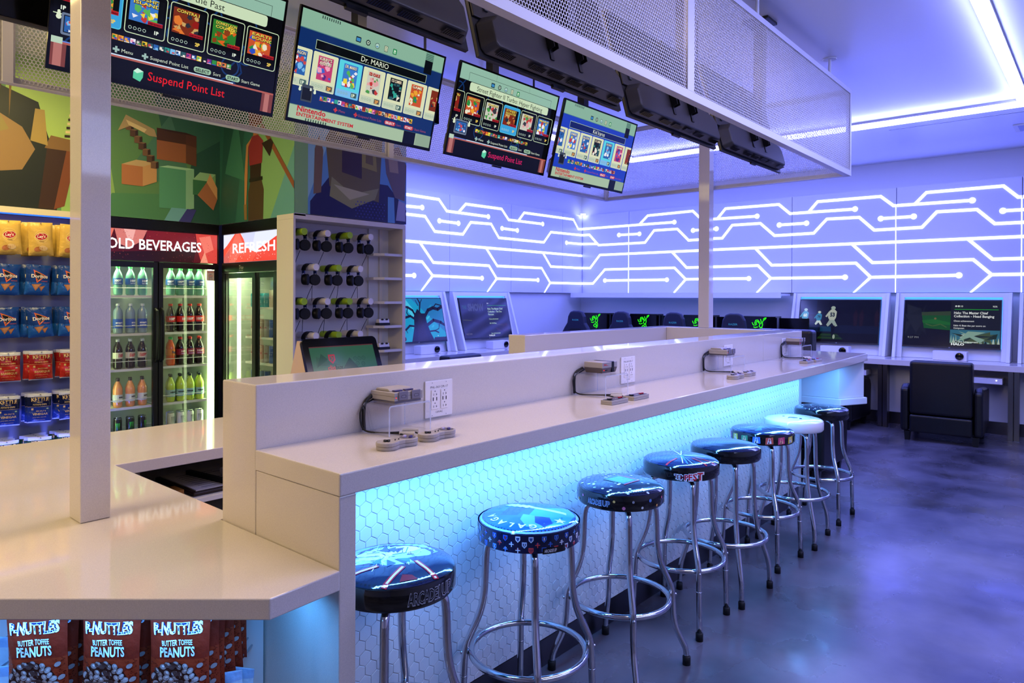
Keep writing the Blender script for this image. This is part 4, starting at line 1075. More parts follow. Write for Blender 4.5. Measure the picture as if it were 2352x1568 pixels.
# ============================================================= HANGING SCREENS
TW, TH = .966, .556
def icons(c, x, y, k=1.):
    c.rrect(x, y-28*k, 66*k, 56*k, 8*k, '#16222a'); c.rect(x+8*k, y-18*k, 50*k, 34*k, '#3a86c0')
    x += 130*k
    for i in range(8): a = i*math.pi/4; c.circ(x+30*k+24*k*math.cos(a), y+24*k*math.sin(a), 9*k, '#16222a', 6)
    c.circ(x+30*k, y, 24*k, '#16222a'); c.circ(x+30*k, y, 18*k, '#b8d0b8'); c.circ(x+30*k, y, 8*k, '#16222a')
    x += 125*k; c.circ(x+28*k, y, 30*k, '#16222a'); c.circ(x+28*k, y, 25*k, '#a8ccc0'); c.rect(x+14*k, y-14*k, 28*k, 10*k, '#3a7ab0')
    x += 125*k; c.rrect(x, y-32*k, 48*k, 64*k, 5*k, '#16222a'); c.rect(x+5*k, y-27*k, 38*k, 54*k, '#d0dcb8')
    for i in range(3): c.rect(x+11*k, y+12*k-16*k*i, 26*k, 5*k, '#16222a')
    x += 120*k; c.rrect(x, y-30*k, 54*k, 60*k, 8*k, '#0c5a30'); c.rrect(x+4*k, y-26*k, 46*k, 52*k, 6*k, '#2c9a5a'); c.text('?!', x+12*k, y-18*k, 50*k, '#e8f4e0', .04)
def boxart(c, x, y, w_, h, rn, title, pal, tcol='#e8d050', ts=None):
    c.rect(x, y, w_, h, pal[0])
    for _ in range(16):
        cx, cy = x+rn.uniform(.1, .9)*w_, y+rn.uniform(.05, .75)*h; r_ = rn.uniform(.06, .16)*min(w_, h)*1.2
        P = []; a = rn.uniform(0, 6); n = rn.choice((3, 4, 5, 7))
        for k in range(n): q = a+k*6.283/n; P.append((min(max(cx+r_*math.cos(q)*rn.uniform(.7, 1.3), x), x+w_), min(max(cy+r_*math.sin(q)*rn.uniform(.7, 1.3), y), y+h)))
        c.poly(P, rn.choice(pal[1:]))
    L = title.split('|'); s_ = ts or h*.17
    for i, t_ in enumerate(L):
        c.text(t_, x+w_/2+2, y+h-(i+1)*s_*.95-3, s_, '#201020', .07, w_*.82, 'c'); c.text(t_, x+w_/2, y+h-(i+1)*s_*.95, s_, tcol, .02, w_*.80, 'c')
PALS = [['#c8502c', '#e8a030', '#2c8a3c', '#e8e0c8', '#3050c0'], ['#7a2c18', '#e07830', '#2a2c38', '#c8a060', '#901c18'], ['#2c7a2c', '#e8c030', '#8a3c18', '#d86020', '#184818'],
        ['#3a78c8', '#e8e8f0', '#58b058', '#e8d040', '#c03838'], ['#c03c70', '#e8e8f0', '#3c64c8', '#f0a0b8', '#582c80'], ['#c8c8b8', '#489848', '#c03838', '#383840', '#e0a0a0'],
        ['#101820', '#30a090', '#e8e0d0', '#c03838', '#2c5860'], ['#2860a8', '#e8e8f0', '#204080', '#c84848', '#78b8e8']]
def thumbs(c, x, y, n, w_, h, rn, gap=1.12):
    for k in range(n):
        p = rn.choice(PALS); c.rect(x+k*w_*gap, y, w_, h, rn.choice(p)); c.rect(x+k*w_*gap+w_*.1, y+h*.3, w_*.5, h*.5, rn.choice(p)); c.rect(x+k*w_*gap+w_*.4, y+h*.1, w_*.5, h*.35, rn.choice(p)); c.rect(x+k*w_*gap, y, w_, h*.15, rn.choice(p))
def dpad(c, x, y, s_, col):
    c.rect(x-s_, y-s_*.33, 2*s_, s_*.66, col); c.rect(x-s_*.33, y-s_, s_*.66, 2*s_, col)
def snes_ui(title, titlex, cards, red, seed):
    c = Canvas(); rn = random.Random(seed); c.rect(0, 0, 1920, 1080, '#04050a')
    for k in range(9):
        x0, y0 = rn.uniform(0, 1900), rn.uniform(150, 900); c.line([(x0, y0), (x0+120, y0+160), (x0+60, y0+320)], 16, '#0c2c5c')
        c.ring(x0, y0, 90, 14, '#0d3468', 20)
    c.rect(0, 900, 1920, 180, '#8fb8a4'); c.line([(0, 900), (160, 900), (160, 1000), (1790, 1000), (1790, 900)], 4, '#2c3c38'); c.line([(640, 1000), (640, 1080)], 3, '#5c7c70'); c.line([(1300, 1000), (1300, 1080)], 3, '#5c7c70')
    icons(c, 560, 940, 1.0)
    c.rrect(200, 790, 1560, 104, 26, '#c8dcb8'); c.text(title, titlex, 812, 84, '#101418', .0, None, 'c')
    x = -190
    for k in range(6):
        ttl, pal, sel = cards[k]
        col = '#56c8e0' if sel else '#c8dcb4'
        c.rrect(x, 400, 330, 360, 26, col); c.rrect(x+7, 407, 316, 346, 20, '#3aa0d8' if sel else '#05060c')
        boxart(c, x+28, 508, 274, 214, rn, ttl, PALS[pal]); c.rect(x+180, 508, 122, 30, '#b01c28'); c.rect(x+255, 540, 47, 182, '#0c0e14')
        c.text('SUPER NINTENDO', x+184, 514, 18, '#280810', .04, 112)
        for i in range(4): c.ring(x+45+38*i, 448, 14, 4, '#b8d0c0', 10)
        c.text('2P' if k % 2 else '1P', x+240, 440, 40, '#e8c858' if k % 2 else '#e0ead8', .05)
        x += 352
    thumbs(c, 430, 316, 22, 42, 44, rn)
    c.rrect(60, 250, 220, 170, 14, '#6a7890'); c.rrect(76, 268, 188, 136, 6, '#101828'); boxart(c, 84, 276, 172, 120, rn, ' ', PALS[7]);
    for sx in (40, 300):
        for k in range(3): c.circ(sx, 380+20*k, 20-4*k, '#dce8c8', 8)
    dpad(c, 470, 240, 26, '#9ab8b0'); c.text('Menu', 512, 226, 42, '#d0dcc8'); dpad(c, 700, 240, 26, '#9ab8b0'); c.text('Suspend Point List', 742, 226, 42, '#d0dcc8', 0, 330)
    c.rrect(1120, 216, 160, 50, 24, '#9cc0a0'); c.text('SELECT', 1136, 226, 38, '#0c1814', .03, 128); c.text('Sort', 1300, 226, 42, '#d0dcc8'); c.rrect(1420, 216, 140, 50, 24, '#9cc0a0'); c.text('START', 1436, 226, 38, '#0c1814', .03, 108); c.text('Start Game', 1576, 226, 42, '#d0dcc8', 0, 190)
    c.rect(0, 176, 1920, 16, '#b05c50'); c.rect(300, 192, 1200, 10, '#c8dcf0'); c.rect(0, 192, 300, 10, '#6080d0'); c.rect(0, 0, 110, 176, '#7a3c38'); c.rect(20, 0, 60, 176, '#b47068'); c.rect(1800, 0, 120, 176, '#7a3c38'); c.rect(1830, 0, 50, 176, '#b47068'); c.rect(0, 176, 80, 50, '#b8d0b8')
    c.rect(110, 0, 1690, 176, '#05060a')
    c.poly([(620, 40), (680, 20), (700, 60), (700, 110), (650, 130), (620, 100)], '#58c89c'); c.poly([(620, 100), (650, 86), (700, 110), (650, 130)], '#c8f0d8')
    c.text('Suspend Point List', 740, 48, 104, red, .005, 690)
    return c
def nes_ui(title, cards, seed, blue='#0c2c64', brandred='#c02028'):
    c = Canvas(); rn = random.Random(seed); c.rect(0, 0, 1920, 1080, blue)
    c.rect(0, 900, 1920, 180, '#86b098'); c.rect(0, 896, 1920, 8, '#4c7c80'); c.rect(1640, 840, 120, 150, '#040a10'); c.rect(1640, 990, 120, 90, '#6c9884')
    for k in range(4): c.rect(1640, 1000+18*k, 120, 6, '#2c4840')
    for k in range(9): c.rect(230+26*k, 1040, 10, 30, '#1c2c2c')
    icons(c, 660, 960, 1.0)
    c.rect(200, 730, 1500, 96, '#a8c0a0'); c.rect(206, 736, 1488, 84, '#04080c' if blue == '#0c2c64' else '#0a1c60'); c.text(title, 950, 752, 80, '#e8f0d8', 0, None, 'c')
    x = -120
    for k in range(7):
        ttl, pal, sel = cards[k]
        c.rrect(x, 330, 296, 380, 14, '#5ca8e8' if sel else '#e0e4bc'); c.rrect(x+5, 335, 286, 370, 12, '#58d0e0' if sel else '#d8dcb4')
        boxart(c, x+62, 440, 180, 240, rn, ttl, PALS[pal], '#e04030' if pal == 5 else '#f0e0c0', 44); c.rect(x+8, 338, 280, 70, '#7ab8e8' if sel else '#c0ccb0')
        for i in range(4): c.ring(x+40+34*i, 374, 13, 4, '#8aa890', 10)
        c.rrect(x+196, 348, 74, 52, 8, '#5a5040' if k % 2 else '#3c5c58'); c.text('2P' if k % 2 else '1P', x+206, 356, 46, '#e8a048' if k % 2 else '#d8e4c8', .05)
        x += 312
    thumbs(c, 330, 236, 28, 42, 50, rn, 1.08)
    c.rrect(110, 190, 130, 170, 10, '#3a4450'); c.rect(122, 208, 106, 120, '#101418'); c.text('B', 205, 310, 36, '#e8f0e0', .06)
    for sx in (90, 264):
        for k in range(3): c.circ(sx, 300+16*k, 16-3*k, '#dce8c8', 8)
    dpad(c, 540, 180, 24, '#c83838'); c.text('Menu', 580, 168, 38, '#a04860'); dpad(c, 800, 180, 24, '#c83838'); c.text('Suspend Point List', 836, 168, 38, '#a04860', 0, 320)
    c.rrect(1200, 158, 160, 46, 22, '#b83038'); c.text('SELECT', 1214, 168, 36, '#f0e0e0', .03, 130); c.text('Sort', 1376, 168, 38, '#a04860'); c.rrect(1490, 158, 140, 46, 22, '#b83038'); c.text('START', 1504, 168, 36, '#f0e0e0', .03, 108); c.text('Start Game', 1650, 168, 38, '#a04860', 0, 180)
    c.rect(0, 0, 1920, 140, '#a4bc9c'); c.rect(0, 136, 1920, 6, '#587c70'); c.rect(1500, 0, 180, 140, '#060c20'); c.rect(1690, 0, 230, 140, '#8ca48c')
    for k in range(9): c.rect(200+30*k, 0, 12, 26, '#24342c')
    c.text('Nintendo', 90, 84, 78, brandred, .03, 340); c.text('ENTERTAINMENT SYSTEM', 90, 36, 50, brandred, .03, 700)
    return c
def hanging_tv(label, x, top, facing, ui, scr=SCREEN, backs=True):
    """x: left edge; the screen leans out at the top by 15 degrees"""
    t = thing('hanging_television', label, 'television', (x, top[0], top[1]), 0)
    L = math.radians(15)
    if facing < 0:                      # screen towards the stools
        M4 = Matrix.Rotation(L, 4, 'X')
    else:                               # screen towards the far side
        M4 = Matrix.Translation((TW, 0, 0)) @ Matrix.Rotation(math.pi, 4, 'Z') @ Matrix.Rotation(L, 4, 'X')
    def P(name, g, m, par=t, **k): return part(name, g.xf(M4), m, par, **k)
    q = P('panel', G().box(0, TW, 0, .012, -TH, 0), BLACKM)
    b = .011
    g = G().box(0, TW, -.004, -.0005, -TH, -TH+b*1.6).box(0, TW, -.004, -.0005, -b, 0).box(0, b, -.004, -.0005, -TH+b*1.6, -b).box(TW-b, TW, -.004, -.0005, -TH+b*1.6, -b)
    P('bezel', g, BLACKG)
    P('sensor_tab', G().box(TW/2-.04, TW/2+.04, -.002, .012, -TH-.012, -TH-.0005), BLACKM)
    if ui:
        w_, h_ = TW-2*b, TH-2.6*b
        P('screen', G().art(ui, lambda u, v, l: (b+min(max(u, 0), 1920)/1920*w_, -.0008-.00002*l, -TH+b*1.6+min(max(v, 0), 1080)/1080*h_), 0, 120), scr)
    else: P('screen', G().box(b, TW-b, -.0018, -.0006, -TH+b*1.6, -b), BLACKG)
    P('upper_back', G().box(.004, TW-.004, .0125, .022, -TH+.16, -.004), TVBACK, bevel=.003)
    # chassis bump of the lower half with rounded shoulders
    g = G(); prof = [(.03, -TH+.012), (TW-.03, -TH+.012), (TW-.012, -TH+.03), (TW-.012, -TH+.13), (TW-.05, -TH+.17), (TW-.16, -TH+.18), (TW-.25, -TH+.23), (.25, -TH+.23), (.16, -TH+.18), (.05, -TH+.17), (.012, -TH+.13), (.012, -TH+.03)]
    n = len(prof); V = [(p[0], .0126, p[1]) for p in prof]+[(TW/2+(p[0]-TW/2)*.93, .070, -TH+.10+(p[1]+TH-.10)*.86) for p in prof]
    F = [tuple(range(n)), tuple(range(2*n-1, n-1, -1))]+[(i, n+i, n+(i+1) % n, (i+1) % n) for i in range(n)]
    g.add(V, F); P('rear_chassis', g, TVBACK, bevel=.006)
    for xc in (.11, .30, .42, TW-.42, TW-.30, TW-.11):
        v = G().box(xc-.044, xc+.044, .034, .064, -TH+.0100, -TH+.0115)
        for k in range(8): v.box(xc-.040+.010*k, xc-.036+.010*k, .036, .062, -TH+.0086, -TH+.0105)
        P('vent', v, BLACKG)
    P('connector_strip', G().box(TW-.085, TW-.065, .0225, .030, -.36, -.20), mat('connector_grey', '#5c6470', .35, metal=.6), label='grey strip of sockets')
    for xc in (TW/2-.10, TW/2+.10):
        m_ = P('mount_bracket', G().box(xc-.016, xc-.012, .0715, .105, -TH+.10, -.10).box(xc+.012, xc+.016, .0715, .105, -TH+.10, -.10).box(xc-.0115, xc+.0115, .0715, .075, -TH+.06, -.10), BLACKM)
    P('mount_plate', G().box(TW/2-.13, TW/2+.13, .1055, .112, -.34, -.12), BLACKM)
    for nm, z0 in (('bolt', -.16), ('bolt', -.24)):
        P(nm, G().box(TW/2+.118, TW/2+.124, .098, .103, z0, z0+.006), STEEL)
    # drop pole and arm up to the ceiling
    yb = .19 if facing < 0 else -.19
    z1 = CEIL-top[1]-.004
    part('drop_pole', G().box(TW/2-.03, TW/2+.03, yb-.03, yb+.03, -.30, z1), BLACKM, t)
    part('pole_flange', G().box(TW/2-.08, TW/2+.08, yb-.08, yb+.08, z1-.012, z1+.003), BLACKM, t)
    return t
Z_ = ('ZELDA', 0, False)
ui1 = snes_ui('ZELDA: A Link to the Past', 880, [('KIRBY', 4, 0), ('ZELDA', 0, 1), ("YOSHI'S|ISLAND", 3, 0), ('CONTRA III', 1, 0), ('DONKEY KONG|COUNTRY', 2, 0), ('EARTH|BOUND', 0, 0)], '#e01818', 1)
ui2 = nes_ui('Dr. MARIO', [('DRAGON', 7, 0), ("KIRBY'S|ADVENTURE", 4, 0), ('DR. MARIO', 3, 1), ('KID ICARUS', 5, 0), ('ICE CLIMBER', 6, 0), ('GAME', 0, 0), (' ', 1, 0)], 2)
ui3 = snes_ui('Street Fighter II Turbo: Hyper Fighting', 980, [('CONTRA', 1, 0), ('EARTHBOUND', 0, 0), ('STARFOX 2', 5, 0), ('STREET|FIGHTER', 1, 1), ('ZELDA', 5, 0), ('MARIO', 3, 0)], '#d01c60', 3)
ui4 = nes_ui('Kid Icarus', [('GAME', 7, 0), ('DR.MARIO', 3, 0), ('BALLOON', 7, 0), ('ICE CLIMBER', 6, 0), ('KID ICARUS', 7, 1), ('GAME', 4, 0), (' ', 1, 0)], 4, '#1a3cb8')
YT, ZT = 2.968, 2.935
for lab, x, ui, yz in (('largest hanging game menu screen, partly behind the near column', .860, ui1, (3.000, 2.945)), ('hanging screen with a pale bordered blue menu, second from the left', 1.880, ui2, (2.972, 2.938)),
                   ('hanging screen with a dark menu and pink bottom words, third from left', 2.906, ui3, (2.906, 2.922)), ('rightmost and smallest hanging game menu screen, bright blue', 3.880, ui4, (2.860, 2.905))):
    hanging_tv(lab, x, yz, -1, ui)
for k, (x, yz, lab) in enumerate(((.81, (1.895, 2.935), 'black back of the hanging television nearest the camera, cut by the top edge'), (1.832, (1.895, 2.933), 'black back of the second near-side hanging television, blue cable at its left'),
                            (2.850, (1.885, 2.920), 'black back of the third near-side hanging television, above the far column'), (3.893, (1.885, 2.926), 'black back of the farthest near-side hanging television'))):
    hanging_tv(lab, x, yz, 1, None)
for lab, x, y, z in (('black box mounted behind the left edge of the partly hidden game menu screen', .60, 3.30, 2.62), ('black media box at the left edge of the third hanging menu screen', 2.86, 3.17, 2.60), ('black media box at the left edge of the rightmost hanging screen', 3.85, 3.10, 2.58)):
    w_ = .40 if x < 1 else .12
    t = thing('media_box', lab, 'media box', (x, y, z)); h_ = .34 if x < 1 else .13
    part('body', G().box(0, w_, 0, .06, 0, h_), BLACKG, t, bevel=.003); part('side_vent', G().box(-.003, -.0005, .01, .05, .01, h_-.01), mat('vent_bronze', '#4a3a1c', .4), t)
    part('support_strap', G().box(w_/2-.01, w_/2+.01, .065, .068, h_*.3, CEIL-z-.001), BLACKM, t)
cord('blue network cable looping behind the near hanging television', [(2.68, 1.99, 3.279), (2.70, 1.99, 3.0), (2.71, 1.97, 2.80), (2.73, 1.93, 2.72), (2.76, 1.93, 2.71), (2.77, 1.96, 2.78), (2.75, 1.99, 2.95), (2.74, 1.99, 3.279)], .004, mat('blue_cable', '#2060c0', .4))
cord('black cable curling above the far near-side televisions', [(4.1, 1.99, 3.279), (4.1, 1.99, 2.93), (4.15, 2.0, 3.02), (4.28, 2.0, 3.04), (4.36, 2.0, 2.98), (4.33, 2.0, 2.93)], .005)

# ============================================================= PLAY STATIONS (kiosks)
def txt_screen(seed, kind):
    c = Canvas(); rn = random.Random(seed)
    if kind == 'sport':
        c.rect(0, 0, 1920, 1080, '#050608'); c.rect(0, 700, 420, 380, '#0a1838'); c.rect(480, 230, 1440, 200, '#081024'); c.rect(0, 240, 480, 250, '#0a1838')
        c.rect(540, 260, 330, 130, '#0c3450')
        for k in range(6): c.rect(480+20*k, 70+26*k, 620-50*k, 16, ['#1c3c0c', '#26480c', '#12280a'][k % 3])
        c.rect(0, 0, 1920, 60, '#0a0604')
        def player(x, y, s_, shirt, pants, num, nc, helm):
            c.poly([(x-60*s_, y), (x-90*s_, y+60*s_), (x-80*s_, y+190*s_), (x-30*s_, y+240*s_), (x+40*s_, y+240*s_), (x+90*s_, y+190*s_), (x+80*s_, y+60*s_), (x+50*s_, y)], shirt)
            c.circ(x+10*s_, y+275*s_, 48*s_, helm, 16, 40*s_); c.poly([(x-60*s_, y), (x+50*s_, y), (x+120*s_, y-130*s_), (x+60*s_, y-150*s_), (x, y-60*s_), (x-80*s_, y-150*s_), (x-120*s_, y-110*s_)], pants)
            c.poly([(x-80*s_, y+190*s_), (x-150*s_, y+80*s_), (x-120*s_, y+60*s_), (x-60*s_, y+140*s_)], shirt); c.text(num, x-50*s_, y+80*s_, 120*s_, nc, .05, 100*s_)
        player(140, 560, .95, '#4a9ab8', '#b8ccc0', '60', '#d8e8e0', '#a8c8c8'); player(490, 540, .8, '#2c7ea0', '#c0d0c4', '79', '#1c3c4c', '#b8c8b4'); player(820, 560, 1.15, '#a8b0a0', '#8c9c94', '53', '#10202c', '#98a898')
        c.poly([(800, 400), (900, 420), (870, 180), (900, 100), (840, 90), (820, 200)], '#040406'); c.circ(885, 130, 30, '#90a08c', 10, 60)
        for xx in (1340, 1480, 1830): c.poly([(xx, 420), (xx+70, 420), (xx+90, 700), (xx+40, 860), (xx-20, 700)], '#1a0c0c')
    elif kind == 'menu2':
        c.rect(0, 0, 1920, 1080, '#040506')
        for k in range(24): c.poly([(rn.uniform(0, 500), rn.uniform(200, 1000)) for _ in range(3)], rn.choice(['#0c1014', '#12161a', '#181c20']))
        c.poly([(360, 800), (960, 830), (960, 380), (420, 420)], '#0c4a10'); c.poly([(360, 800), (960, 830), (960, 730), (364, 720)], '#2c3c1c'); c.poly([(380, 600), (640, 640), (960, 560), (960, 500), (400, 540)], '#145c14'); c.line([(460, 520), (600, 470), (760, 520), (880, 450)], 22, '#3c5a1c'); c.circ(650, 650, 26, '#6a5a2c', 8)
        c.rect(960, 0, 960, 1080, '#14171c'); c.rect(1030, 868, 850, 14, '#189a1c'); c.text('10', 1150, 930, 56, '#c8d0c8', .02); c.text('92%', 1770, 930, 52, '#c8d0c8', .02); c.circ(1060, 950, 22, '#c8d0c8', 6); c.circ(1112, 950, 22, '#c8d0c8', 10)
        c.text('Halo: The Master Chief', 1024, 768, 78, '#e0e4e0', .02, 660); c.text('Collection - Head Banging', 1024, 690, 78, '#e0e4e0', .02, 780); c.text('Close achievement', 1024, 586, 52, '#d0d4d0', .02, 400); c.text('Halo 4: Beat the par score on', 1024, 480, 52, '#d0d4d0', .02, 620); c.text('Composer.', 1024, 420, 52, '#d0d4d0', .02, 220)
        c.rect(960, 90, 960, 310, '#2c6478')
        for k in range(34): c.poly([(rn.uniform(980, 1900), rn.uniform(90, 370)) for _ in range(3)] if k > 20 else [(960+k*48, 90), (1010+k*48, 90), (985+k*48, rn.uniform(150, 300))], rn.choice(['#1a2c20', '#5a5a28', '#7c9c8c', '#a8b8a8', '#122018', '#3c4c2c']))
        c.text('See achievement', 1130, 106, 48, '#e0e8e0', .02, 380); c.circ(1085, 125, 26, '#d8e0d8', 10); c.circ(1085, 125, 20, '#203028', 10); c.text('HALO', 990, 40, 70, '#e8f0f0', .05, 260)
        c.text('9:27 PM', 90, 170, 62, '#8c9090', 0, 230)
    elif kind == 'menu1':
        c.rect(0, 0, 1920, 1080, '#050405'); c.text('THE', 60, 800, 130, '#0c3c18', .06, 170); c.text('SHOW', 280, 750, 260, '#343a40', .06, 640)
        for k in range(14): c.poly([(rn.uniform(200, 1000), rn.uniform(60, 700)) for _ in range(3)], rn.choice(['#0c0606', '#100808', '#080a08']))
        c.line([(30, 500), (360, 480)], 16, '#4c5018'); c.rect(1000, 0, 920, 1080, '#07090a')
        for k in range(16): c.poly([(rn.uniform(1200, 1900), rn.uniform(60, 380)) for _ in range(3)], rn.choice(['#1c0c06', '#2c1408', '#120806']))
        c.rect(1080, 880, 780, 12, '#148c1c'); c.text('5', 1130, 930, 50, '#b8c0b8'); c.circ(1090, 948, 20, '#c8d0c8', 8)
        for t_, y_, s_, w2 in (('Halo: The Master Chief', 770, 74, 640), ('Collection - The One', 690, 74, 580), ('Percent', 610, 74, 230), ('Close achievement', 490, 50, 390), ('Kill 100 Elites', 370, 50, 280), ('See achievement', 90, 46, 380)): c.text(t_, 1060, y_, s_, '#b0d0a0', .02, w2)
        c.line([(1300, 350), (1640, 320)], 8, '#4c5018'); c.text('HALO', 960, 30, 56, '#d0d8d0', .05, 240); c.text('9:27 PM', 70, 90, 60, '#7c7878', 0, 220)
    else:                                      # bare dark tree against a turquoise sky
        c.rect(0, 0, 1920, 1080, '#0c9cc8'); c.poly([(0, 1080), (0, 500), (700, 1080)], '#38b8dc'); c.poly([(900, 1080), (1920, 200), (1920, 1080)], '#1c78b8'); c.poly([(0, 300), (600, 420), (500, 100), (0, 60)], '#20c0d8'); c.poly([(500, 1080), (700, 1080), (1100, 600), (900, 560)], '#48c8e8')
        for k in range(9): c.circ(rn.uniform(0, 1900), rn.uniform(300, 1000), rn.uniform(50, 110), rn.choice(['#2cb0d8', '#1890c4', '#3cc0e0']), 14, 26, .6)
        T_ = '#0c0a1c'; c.poly([(740, 0), (880, 360), (920, 640), (1060, 820), (1180, 700), (1300, 700), (1320, 460), (1400, 200), (1500, 0)], T_); c.poly([(940, 0), (1010, 400), (1080, 700), (1140, 700), (1240, 300), (1300, 0)], '#1c1420')
        for P_, w0 in (([(1000, 600), (900, 780), (760, 860), (560, 880), (420, 960), (330, 920)], 60), ([(760, 860), (700, 720), (760, 640)], 26), ([(560, 880), (500, 1040)], 22), ([(420, 960), (380, 1060)], 16), ([(940, 560), (800, 640), (620, 600), (480, 500), (360, 560)], 60), ([(620, 600), (420, 700), (340, 660)], 24), ([(420, 690), (400, 800)], 14), ([(480, 500), (440, 400)], 16), ([(900, 380), (740, 400), (600, 300), (460, 330), (400, 420)], 50), ([(600, 300), (640, 220)], 18), ([(460, 330), (420, 260)], 14),
                     ([(1120, 740), (1180, 960), (1120, 1080)], 44), ([(1180, 960), (1260, 1060)], 22), ([(1100, 900), (1040, 1040)], 20), ([(1260, 600), (1420, 780), (1600, 840), (1760, 800), (1920, 860)], 84), ([(1600, 840), (1720, 940), (1900, 900)], 30), ([(1320, 400), (1560, 520), (1800, 460), (1920, 400)], 80), ([(1560, 250), (1700, 300), (1740, 420)], 22), ([(1380, 240), (1560, 250), (1680, 200)], 40)):
            c.line(P_, w0, T_)
        for k in range(8): c.circ(90+60*k % 500, 40+rn.uniform(0, 40), 60, '#3c1418' if k % 2 else '#140a18', 12)
        for k in range(6): c.circ(1550+70*k, 30, 60, '#140f24', 12)
        c.circ(1640, 120, 12, '#e8f0f0', 8)
    return c
KW = 1.19
def kiosk(n, lab, loc, rz, kind, tvlab, tw=1.00, full=True):
    """local: x along the wall, wall behind at +y=0, front towards -y"""
    def side(x0, x1):
        return [(x0, x1)]
    t = thing('gaming_kiosk', lab, 'gaming station', loc, rz, 'white gaming stations along the walls')
    # leaning side fins
    for x0 in (0, KW-.035):
        part('side_fin', G().prism([(-.03, 1.60), (-.09, 1.60), (-.34, .808), (-.03, .808)], x0, x0+.035, 'x'), WHITE, t, bevel=.002)
    def lean(y, z): return -.055-(1.60-z)*.235+y
    g = G(); z0, z1 = .808, 1.598; xo0, xo1 = .09, KW-.09
    def slab(xa, xb, za, zb, d0, d1): g.add([(x, lean(d, z), z) for z in (za, zb) for d in (d0, d1) for x in (xa, xb)], [(0, 2, 3, 1), (4, 5, 7, 6), (0, 1, 5, 4), (2, 6, 7, 3), (0, 4, 6, 2), (1, 3, 7, 5)])
    slab(.036, xo0, z0, z1, -.012, .006); slab(xo1, KW-.036, z0, z1, -.012, .006); slab(xo0, xo1, 1.545, z1, -.012, .006)
    part('front_frame', g, WHITE, t)
    g = G(); slab(xo0-.02, xo1+.02, z0, 1.56, .045, .055); part('recess_panel', g, WHITE, t)
    g = G(); slab(xo0, xo1, 1.536, 1.540, .012, .038); part('recess_light', g, LEDK, t)
    g = G(); slab(xo0, xo0+.004, .95, 1.52, .012, .03); slab(xo1-.004, xo1, .95, 1.52, .012, .03); part('recess_light', g, LEDK, t)
    tv = thing('television', tvlab, 'television', loc, rz, 'televisions in the gaming stations')
    xm = KW/2; th_ = tw*.575; zt = 1.515; zb = zt-th_
    g = G(); slab(xm-tw/2, xm+tw/2, zb, zt, -.03, .0); part('cabinet', g, BLACKM, tv)
    g = G(); slab(xm-.18, xm+.18, zb+.15, zt-.15, .001, .044); part('wall_mount', g, BLACKM, tv)
    ui = txt_screen(n, kind)
    part('screen', G().art(ui, lambda u, v, l: ((xm-tw/2+.010)+min(max(u, 0), 1920)/1920*(tw-.02), lean(-.0312-.00002*l, zb+.02+min(max(v, 0), 1080)/1080*(th_-.03)), zb+.02+min(max(v, 0), 1080)/1080*(th_-.03)), 0, 80), SCREEND, tv)
    g = G().art((lambda c: (c.text('LG', 0, 0, .012, '#b8b8c0', .03, .014, 'c'), c)[1])(Canvas()), lambda u, v, l: (xm+u, lean(-.0315, zb+.005+v), zb+.005+v)); part('badge', g, PRINT, tv)
    s_ = thing('sensor_box', 'white box with round black sensor in the ' + lab.split(' cut')[0].split(' partly')[0].replace('white ', '').replace('leaning ', '').replace(' with the dark menu screen', ', nearer the corner'), 'device', loc, rz, 'white sensor boxes below the televisions')
    xs = xm+.03
    part('case', G().box(xs-.17, xs+.17, -.43, -.30, .8075, .915), mat('device_white', '#e0dce0', .35), s_, bevel=.003)
    part('round_sensor', G().xf(Matrix.Identity(4)).lathe([(.042, 0), (.042, .012), (.034, .015)], 24).xf(Matrix.Translation((xs+.10, -.4305, .862)) @ Matrix.Rotation(R(90), 4, 'X')), BLACKG, s_, True)
LEDK = emis('kiosk_led', '#2c8cff', 5)
DZ = .806
def desk(lab, loc, rz, L, depth=.75):
    t = thing('gaming_desk', lab, 'desk', loc, rz, 'white quartz desks along the walls')
    part('desktop', G().prism([(0, -.004), (0, -depth), (L, -depth), (L, -.004)], DZ-.066, DZ), QUARTZ, t, bevel=.003)
    part('modesty_panel', G().box(0, L, -.36, -.34, .14, DZ-.067), WHITE, t)
    part('kick_plate', G().box(0, L, -.372, -.34, .001, .138), STEEL, t)
def desk_post(lab, x, y):
    tag(part('desk_post', G().box(x-.03, x+.03, y-.05, y-.004, .001, DZ-.067).box(x-.03, x+.03, y+.004, y+.05, .001, DZ-.067).box(x+.031, x+.28, y-.012, y+.012, .001, DZ-.067), STEEL), lab, 'desk leg')
KX = 9.875
